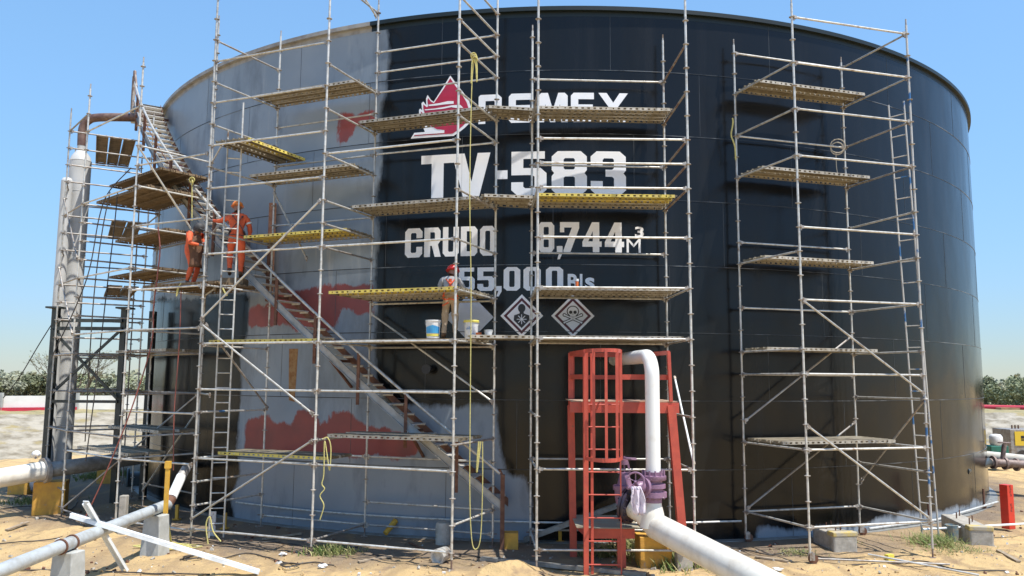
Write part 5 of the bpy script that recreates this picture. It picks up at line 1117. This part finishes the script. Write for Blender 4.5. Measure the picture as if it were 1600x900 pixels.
# white channels on the sand
def chan(p, q, mat, lb, w_=.11, h_=.06, name='steel_channel'):
    mb = MB(); p, q = Vector(p), Vector(q); d = (q-p).normalized(); y = Vector((0, 0, 1)).cross(d).normalized(); mb.bar(p, q, w_, .012)
    for s_ in (-1, 1): mb.bar(p+y*s_*(w_/2-.006)-Vector((0, 0, h_/2+.006)), q+y*s_*(w_/2-.006)-Vector((0, 0, h_/2+.006)), .012, h_)
    return tag(mb.build(name, mat), lb, 'channel')
PX = g0+d_*tu(154)+Vector((0, 0, .17)); pa = Gg(405, 897)+Vector((0, 0, .07)); pb = pa+(PX-pa)*1.17; chan(pa, pb, WHITEC, 'long white channel propped across the grey-blue pipe and lying on the sand', .13)
PX2 = PX+Vector((-.05, -.05, .09)); pa = Gg(196, 893)+Vector((0, 0, .05)); pb = pa+(PX2-pa)*1.29; chan(pa, pb, WHITEC, 'short white channel leaning over the grey-blue pipe, crossing the long one')
pa, pb = Gg(752, 876), Gg(1010, 901); chan(pa+Vector((0, 0, .07)), pb+Vector((0, 0, .07)), GREYC, 'long grey channel lying on the sand behind the small sand heap', .12)
pa, pb = Gg(820, 848), Y(985, 778, 17.3); chan(pa+Vector((0, 0, .12)), pb, GREYC, 'grey beam leaning up behind the ladder of the red platform', .2, .1, 'steel_beam')
pa, pb = Gg(1085, 845), Gg(1480, 838)
tag(MB().tube([Gg(1443, 845)+Vector((0, 0, .25)), Gg(1620, 838)+Vector((0, 0, .3))], .025, 8).build('loose_tube', WHITEC), 'thin white tube lying across the weeds at the right edge', 'tube')
tag(MB().tube([Gg(1357, 874)+Vector((0, 0, .1)), Gg(1530, 903)+Vector((0, 0, .05))], .02, 8).build('loose_tube', STEEL), 'steel tube on the sand, upper of the two at lower right', 'tube')
tag(MB().tube([Gg(1275, 877)+Vector((0, 0, .05)), Gg(1484, 886)+Vector((0, 0, .05))], .02, 8).build('loose_tube', STEELD), 'darker steel tube on the sand, lower of the two at lower right', 'tube')
tag(MB().tube([G(1355, 829)+Vector((0, -.1, .06)), G(1460, 815)+Vector((0, -.1, .06)), cyl(SZ(1538, 797)[0], .12, TR+.35)], .03, 8).build('ground_tube', STEEL), 'thin grey tube following the foot of the tank at right', 'tube')
for u, v, h_ in ((1452, 818, .5), (1538, 795, .55)):
    p = G(u, v); tag(MB().tube([p, p+Vector((0, 0, h_))], .03, 8).tube([p, p+Vector((0, 0, .1))], .06, 8).build('stub_pipe', RUSTY), 'rusty stub pipe standing at the tank foot, '+('near the ladder' if u < 1500 else 'farther right'), 'pipe')
tag(MB().tube([G(620, 770)+Vector((0, 0, .55)), G(1000, 770)+Vector((0, 0, .55))], .01, 4).build('x', STEEL), 'x', 'x') if False else None
rope('conduit', 'thin grey conduit running along the tank foot behind the red platform', [cyl(s_, .42, TR+.12) for s_ in (-9, -7, -5, -3, -1, .5, 2, 3.4)], .022, STEEL, 'conduit')
# concrete sleepers right
def sleeper(u0, v0, u1, v1, wd, h_, lb):
    p, q = Gg(u0, v0), Gg(u1, v1); d = (q-p).normalized(); p.z = q.z = min(p.z, q.z)-.05
    t = thing('concrete_sleeper', lb, 'concrete block', (p+q)/2, None); mb = MB(); c = (p+q)/2; rz = math.atan2(d.y, d.x); R = Matrix.Rotation(rz, 3, 'Z'); L = (q-p).length
    mb.box(c+Vector((0, 0, h_/2)), (L, wd, h_), R); o = mb.build('block', CONC, t, bevel=.04)
    mb = MB(); mb.box(c+R @ Vector((L/2-.12, 0, h_-.02)), (.26, wd+.01, .1), R); mb.build('yellow_end', FADEY, o, bevel=.02)
    for k in range(4):
        b = MB(); pp_ = c+R @ Vector((-L/2+L*(k+.6)/4.6, wd*.2*(-1)**k, h_)); b.tube([pp_-Vector((0, 0, .05)), pp_+Vector((0, 0, .14))], .014, 6); b.build('anchor_bolt', RUSTY, o)
sleeper(1288, 846, 1322, 862, .55, .42, 'weathered concrete sleeper with bolts inside the foot of the right tower')
sleeper(1488, 825, 1535, 852, .5, .42, 'weathered concrete sleeper with bolts right of the right tower, before the red post')
p = Gg(1488, 845); tag(MB().lathe(p, [(.13, 0), (.14, .35), (.145, .35), (.13, .36), (.12, .32)], n=20, smooth=False).build('rusty_drum', pm('peeling_blue_drum', (.16, .22, .24), (.33, .28, .2), .7, .1, 8, .45, .6)), 'small peeling blue drum behind the weeds at the right tower foot', 'drum')
# red post
p = G(1576, 826); rpst = thing('hydrant_post', 'bright red square post with dark vertical writing at the right edge', 'post', p)
zt5 = Y(1568, 757, p.y).z
MB().box(p+Vector((0, 0, zt5/2)), (.21, .21, zt5), Matrix.Rotation(rad(22), 3, 'Z')).build('post', pm('bright_red_paint', (.66, .04, .02), (.55, .04, .02), .4, 0, 5), rpst, bevel=.006)
mb = MB(); R = Matrix.Rotation(rad(22), 3, 'Z'); nn = R @ Vector((0, -1, 0)); xx_ = R @ Vector((1, 0, 0))
for k, z in enumerate((.42, .49, .56, .78, .85, .92, .99)):
    c = p+Vector((0, 0, z))+nn*.1075
    mb.add([c-xx_*.03, c+xx_*.03, c+xx_*.03+Vector((0, 0, .045)), c-xx_*.03+Vector((0, 0, .045)), c-xx_*.015+Vector((0, 0, .012)), c+xx_*.015+Vector((0, 0, .012)), c+xx_*.015+Vector((0, 0, .03)), c-xx_*.015+Vector((0, 0, .03))], [(0, 1, 5, 4), (1, 2, 6, 5), (2, 3, 7, 6)] if k % 2 else [(0, 1, 5, 4), (3, 0, 4, 7), (2, 3, 7, 6)])
mb.build('lettering', BLACKL, rpst)
# valves and machines at far right
fp = thing('field_pipe', 'cream pipe with brown valves leaving the tank at the right edge', 'pipe', (19, 26, .8))
yv2 = 26.5; MB().tube([Y(1530, 714, 27.5), Y(1660, 728, 25)], .22, 20).build('pipe_section', PIPEC, fp)
a_v, b_v = Y(1500, 719, 26.0), Y(1555, 722, 26.0)
MB().tube([cyl(SZ(1512, 719)[0], a_v.z, TR-.1), Y(1546, 722, 25.8)], .13, 16).build('nozzle', DARKST, fp)
mb = MB(); vvx = Y(1566, 722, 25.7)
for k in range(5):
    c = Y(1552+k*9, 722+k, 25.7); mb.tube([c-Vector((.03, 0, 0)), c+Vector((.03, 0, 0))], .2 if k % 2 == 0 else .14, 16)
mb.tube([Y(1546, 722, 25.7), Y(1640, 728, 25.5)], .12, 12); mb.tube([vvx, vvx+Vector((.1, 0, .55))], .07, 8); mb.torus(vvx+Vector((.1, 0, .6)), (0, 0, 1), .17, .02, 16, 6); mb.tube([vvx+Vector((-.08, 0, .6)), vvx+Vector((.28, 0, .6))], .015, 5)
mb.build('valve', pm('brown_grey_valve', (.28, .22, .2), (.16, .1, .08), .6, .1, 6), fp)
gn = thing('generator', 'grey generator with a yellow side panel at the right edge beyond the tank', 'generator', Y(1600, 700, 36))
gc2 = Y(1611, 690, 36); gc2.z = 1.0; gh = MB().box(gc2, (2.6, 1.3, 1.05)).build('housing', STEELD, gn, bevel=.03)
MB().box(gc2+Vector((-.62, -.665, .14)), (.98, .02, .6)).build('side_panel', pm('yellow_panel', (.72, .50, .04), None, .4), gh)
mb = MB(); mb.box(gc2+Vector((-.78, -.68, .2)), (.14, .006, .12)).box(gc2+Vector((-.62, -.68, .2)), (.12, .006, .12)).box(gc2+Vector((-.46, -.68, .2)), (.13, .006, .12)).box(gc2+Vector((-.62, -.68, .08)), (.45, .006, .05)); mb.build('panel_marks', BLACKL, gh)
for k in (-.8, .8): MB().lathe(gc2+Vector((k, -.6, -.62)), [(.05, -.1), (.27, -.1), (.27, .1), (.05, .1)], axis=(0, 1, 0), n=18, smooth=False).build('wheel', CABLE, gn)
mb = MB(); [mb.tube([gc2+Vector((-.8+k*.14, 0, .5)), gc2+Vector((-.8+k*.14, 0, .68))], .03, 6) for k in range(3)]; mb.build('exhaust', RUSTY, gn)
cm = thing('welding_machine', 'green welding machine with a white drum on top, left of the generator', 'machine', Y(1554, 700, 34))
cc2 = Y(1554, 690, 34); cc2.z = .6; MB().box(cc2, (.75, .7, .7)).build('housing', pm('green_housing', (.02, .16, .11), (.03, .1, .08), .5, 0, 4), cm, bevel=.04)
MB().lathe(cc2+Vector((0, -.1, .35)), [(.2, 0), (.25, .1), (.25, .35), (.18, .45), (.01, .47)], n=18).build('drum', PAPERW, cm); MB().box(cc2+Vector((.1, -.36, -.05)), (.25, .02, .3)).build('control_panel', MAROON, cm)
for k in (-.28, .28): MB().lathe(cc2+Vector((k, -.3, -.42)), [(.03, -.06), (.17, -.06), (.17, .06), (.03, .06)], axis=(0, 1, 0), n=16, smooth=False).build('wheel', CABLE, cm)
# ------------------------------------------------------------------ odds and ends
cb = thing('fallen_floodlight', 'tipped grey lamp head lying on the sand at the foot of a front tube', 'lamp', Gg(692, 872))
p = Gg(692, 850); tag(MB().lathe(p-Vector((0, 0, .1)), [(.16, 0), (.165, .5), (.14, .55), (.02, .56)], n=14).build('concrete_stub', CONC), 'round weathered concrete stub behind the tipped lamp', 'concrete stub')
p = Gg(694, 878); MB().lathe(p+Vector((-.05, 0, .13)), [(.05, -.2), (.13, -.15), (.15, .1), (.16, .16), (.12, .16), (.1, .1)], axis=(-.45, -.8, -.1), n=16).build('lamp_head', STEEL, cb); MB().tube([p+Vector((.1, .1, .1)), p+Vector((.25, .3, .04))], .02, 6).build('bracket', STEELD, cb)
tag(MB().box(Gg(797, 858)+Vector((0, .1, .12)), (.34, .3, .42)).build('footing', YELB, bevel=.01), 'small yellow concrete footing beside the stair post', 'concrete block')
p = Gg(184, 838); tag(MB().box(p+Vector((0, .2, .4)), (.16, .16, .95)).build('concrete_stake', CONC, bevel=.02), 'upright rough concrete stake at the foot of the corner scaffold', 'concrete stake')
p = Gg(328, 838); tag(MB().box(p+Vector((0, .1, .25)), (.16, .03, .55)).build('sign_plate', pm('spotted_white_plate', (.72, .68, .64), (.3, .14, .1), .6, 0, 9, .55, .6)), 'narrow white and rust spotted plate standing by the left ladder foot', 'plate')
p = Gg(868, 899); 
mb = MB(); c = Gg(953, 893); mb.bar(c+Vector((-.12, 0, .02)), c+Vector((.12, .02, .03)), .1, .03); tag(mb.build('orange_scrap', PLORG), 'small orange scrap on the sand in front of the ladder', 'scrap')
# sand heap
def heap(u, v, rx, ry, h_, lb):
    c = Gg(u, v); n, k = 40, 14; vs = [c+Vector((0, 0, h_))]
    for i in range(1, k+1):
        t = i/k
        for j in range(n):
            th = 2*math.pi*j/n; x, y = c.x+rx*t*math.cos(th), c.y+ry*t*math.sin(th)
            vs.append(Vector((x, y, gz(x, y)+(h_*(math.cos(math.pi*t)+1)/2)*(1+.3*noise.noise(Vector((x*3, y*3, 0))))-(.02 if i == k else 0)+.015*noise.noise(Vector((x*9, y*9, 1))))))
    fs = [(0, 1+j, 1+(j+1) % n) for j in range(n)]+[(1+(i-1)*n+j, 1+i*n+j, 1+i*n+(j+1) % n, 1+(i-1)*n+(j+1) % n) for i in range(1, k) for j in range(n)]
    mb = MB(); mb.add(vs, fs, 0, True); tag(mb.build('sand_heap', bpy.data.materials['sand']), lb, 'sand heap')
heap(800, 893, .75, .5, .20, 'small smooth heap of sand at the bottom edge in the middle')
heap(120, 835, 1.3, .8, .14, 'low heap of sand at left under the white channels')
# weeds
GRS = pm('weed_green', (.12, .19, .04), (.26, .27, .09), .7, 0, 3, vary=.1); GRD = pm('dry_weed', (.38, .33, .16), (.22, .22, .08), .8, 0, 3)
def weeds(u, v, rx, ry, n, h_, lb, dry=.3, seed=1):
    c = Gg(u, v); r = random.Random(seed); mb = MB()
    for _ in range(n):
        x, y = c.x+r.gauss(0, rx*.5), c.y+r.gauss(0, ry*.5); z = gz(x, y)-.02; hh = h_*r.uniform(.35, 1.15); d = Vector((r.gauss(0, .45), r.gauss(0, .45), 1)).normalized(); s_ = d.orthogonal().normalized()*r.uniform(.006, .014)
        p = Vector((x, y, z)); m = p+d*hh*.55; e = m+(d+Vector((r.gauss(0, .5), r.gauss(0, .5), -.2))).normalized()*hh*.5
        mb.add([p-s_, p+s_, m+s_, m-s_, e], [(0, 1, 2, 3), (3, 2, 4)], 1 if r.random() < dry else 0)
        if r.random() < .3:
            q = m+d.orthogonal()*.05; mb.add([m, m+s_*3+Vector((0, 0, .02)), q, m-s_*3], [(0, 1, 2, 3)], 0)
    tag(mb.build('weeds', [GRS, GRD]), lb, 'weeds', kind='stuff')
weeds(1062, 884, .55, .5, 900, .28, 'green weeds at the right foot of the yellow block under the big pipe', .2, 2)
weeds(985, 868, .35, .5, 350, .55, 'tall thin dry stalks left of the yellow block', .75, 3)
weeds(940, 870, .4, .3, 160, .3, 'sparse weeds behind the ladder foot', .6, 13)
weeds(515, 862, .55, .3, 330, .2, 'green weeds at the foot of the second front tube', .4, 4)
weeds(1462, 850, .5, .45, 650, .32, 'green weeds at the right foot of the right tower', .3, 5); weeds(1500, 862, .8, .4, 250, .15, 'thin grass trailing right of the tower', .6, 6)
weeds(1310, 850, .3, .25, 260, .25, 'weeds on the side of the left sleeper', .5, 7); weeds(1245, 863, .5, .25, 150, .15, 'dry grass by the front caster of the right tower', .8, 8)
weeds(50, 785, .8, .4, 250, .2, 'weeds by the yellow block at left', .4, 9); weeds(165, 745, .8, .8, 500, .3, 'green weeds in the shade left of the manhole', .2, 10); weeds(1078, 880, .4, .3, 800, .42, 'green weeds hiding the footing of the right leg of the red platform', .3, 17)
weeds(1105, 838, .25, .2, 60, .4, 'thin weeds at the right foot of the red platform', .5, 11)
# pebbles, scraps
mb = MB(); r = random.Random(5)
for _ in range(1500):
    u, v = r.uniform(-60, 1660), 790+115*r.random()**.8
    p = G(u, v)
    if math.hypot(p.x-CX, p.y-CY) < TR+.3: continue
    p.z = gz(p.x, p.y); s_ = r.choice((.008, .012, .012, .02, .035))*r.uniform(.6, 1.3); R = Matrix.Rotation(r.random()*6, 3, Vector((r.random(), r.random(), r.random())).normalized())
    mb.box(p+Vector((0, 0, s_*.3)), (s_*2, s_*1.4, s_), R, r.choice((0, 0, 0, 0, 0, 0, 1, 1, 1, 1, 3, 3, 3, 3, 2)))
tag(mb.build('gravel_bits', [CONC, RUSTY, PAPERW, bpy.data.materials['sand']], origin=(0, 0, 0)), 'scattered pebbles and crumbs on the sand', 'gravel', kind='stuff')
for i, (u0, v0, u1, v1, lb) in enumerate(((560, 880, 612, 872, 'short wooden batten on the sand left of the tipped lamp'), (1180, 872, 1232, 880, 'wooden batten on the sand between the big pipe and the right tower'), (10, 830, 44, 818, 'broken wooden batten at the left edge of the sand'), (1560, 862, 1592, 880, 'short wooden batten on the sand at the right edge'), (410, 845, 470, 836, 'flattened pale board lying in the shade behind the second front tube'), (640, 850, 662, 862, 'short rusty offcut lying left of the concrete stub'))):
    a0_, a1_ = Gg(u0, v0)+Vector((0, 0, .03)), Gg(u1, v1)+Vector((0, 0, .035)); tag(MB().bar(a0_, a1_, .09 if i != 5 else .05, .03).build('batten' if i != 5 else 'steel_offcut', (pm('grey_wood', (.36, .29, .21), (.24, .18, .12), .85, 0, 8) if 'grey_wood' not in bpy.data.materials else bpy.data.materials['grey_wood']) if i != 5 else RUSTY), lb, 'batten' if i != 5 else 'offcut')
GP = 'crumpled white paper scraps on the sand'
for i, (u, v, lb) in enumerate(((442, 868, 'crumpled white scrap on the sand just left of the second tube foot'), (504, 887, 'crumpled white scrap beside the black wire coil'), (1215, 892, 'crumpled white scrap beside the end of the big pipe'), (700, 846, 'white scrap behind the concrete stub'), (90, 898, 'white scrap at the bottom edge near the nearest concrete post'))):
    p = Gg(u, v); mb = MB(); n, k = 8, 5; vs = []
    for a_i in range(k+1):
        ph = math.pi*a_i/k
        for j in range(n):
            th = 2*math.pi*j/n; rr = .07*(1+.9*noise.noise(Vector((math.cos(th)*3+i*7, math.sin(th)*3, a_i*1.7)))); vs.append(p+Vector((math.sin(ph)*math.cos(th)*rr*1.3, math.sin(ph)*math.sin(th)*rr, .03+math.cos(ph)*rr*.5)))
    mb.add(vs, [(a_i*n+j, a_i*n+(j+1) % n, (a_i+1)*n+(j+1) % n, (a_i+1)*n+j) for a_i in range(k) for j in range(n)]); tag(mb.build('paper_scrap', PAPERW), lb, 'scrap')
p = Gg(1390, 876); tag(MB().box(p+Vector((0, 0, .06)), (.16, .1, .13), Matrix.Rotation(.4, 3, 'Z')).build('yellow_tin', pm('yellow_tin_paint', (.72, .62, .1), None, .5)), 'small yellow tin by the loose tubes at lower right', 'tin')
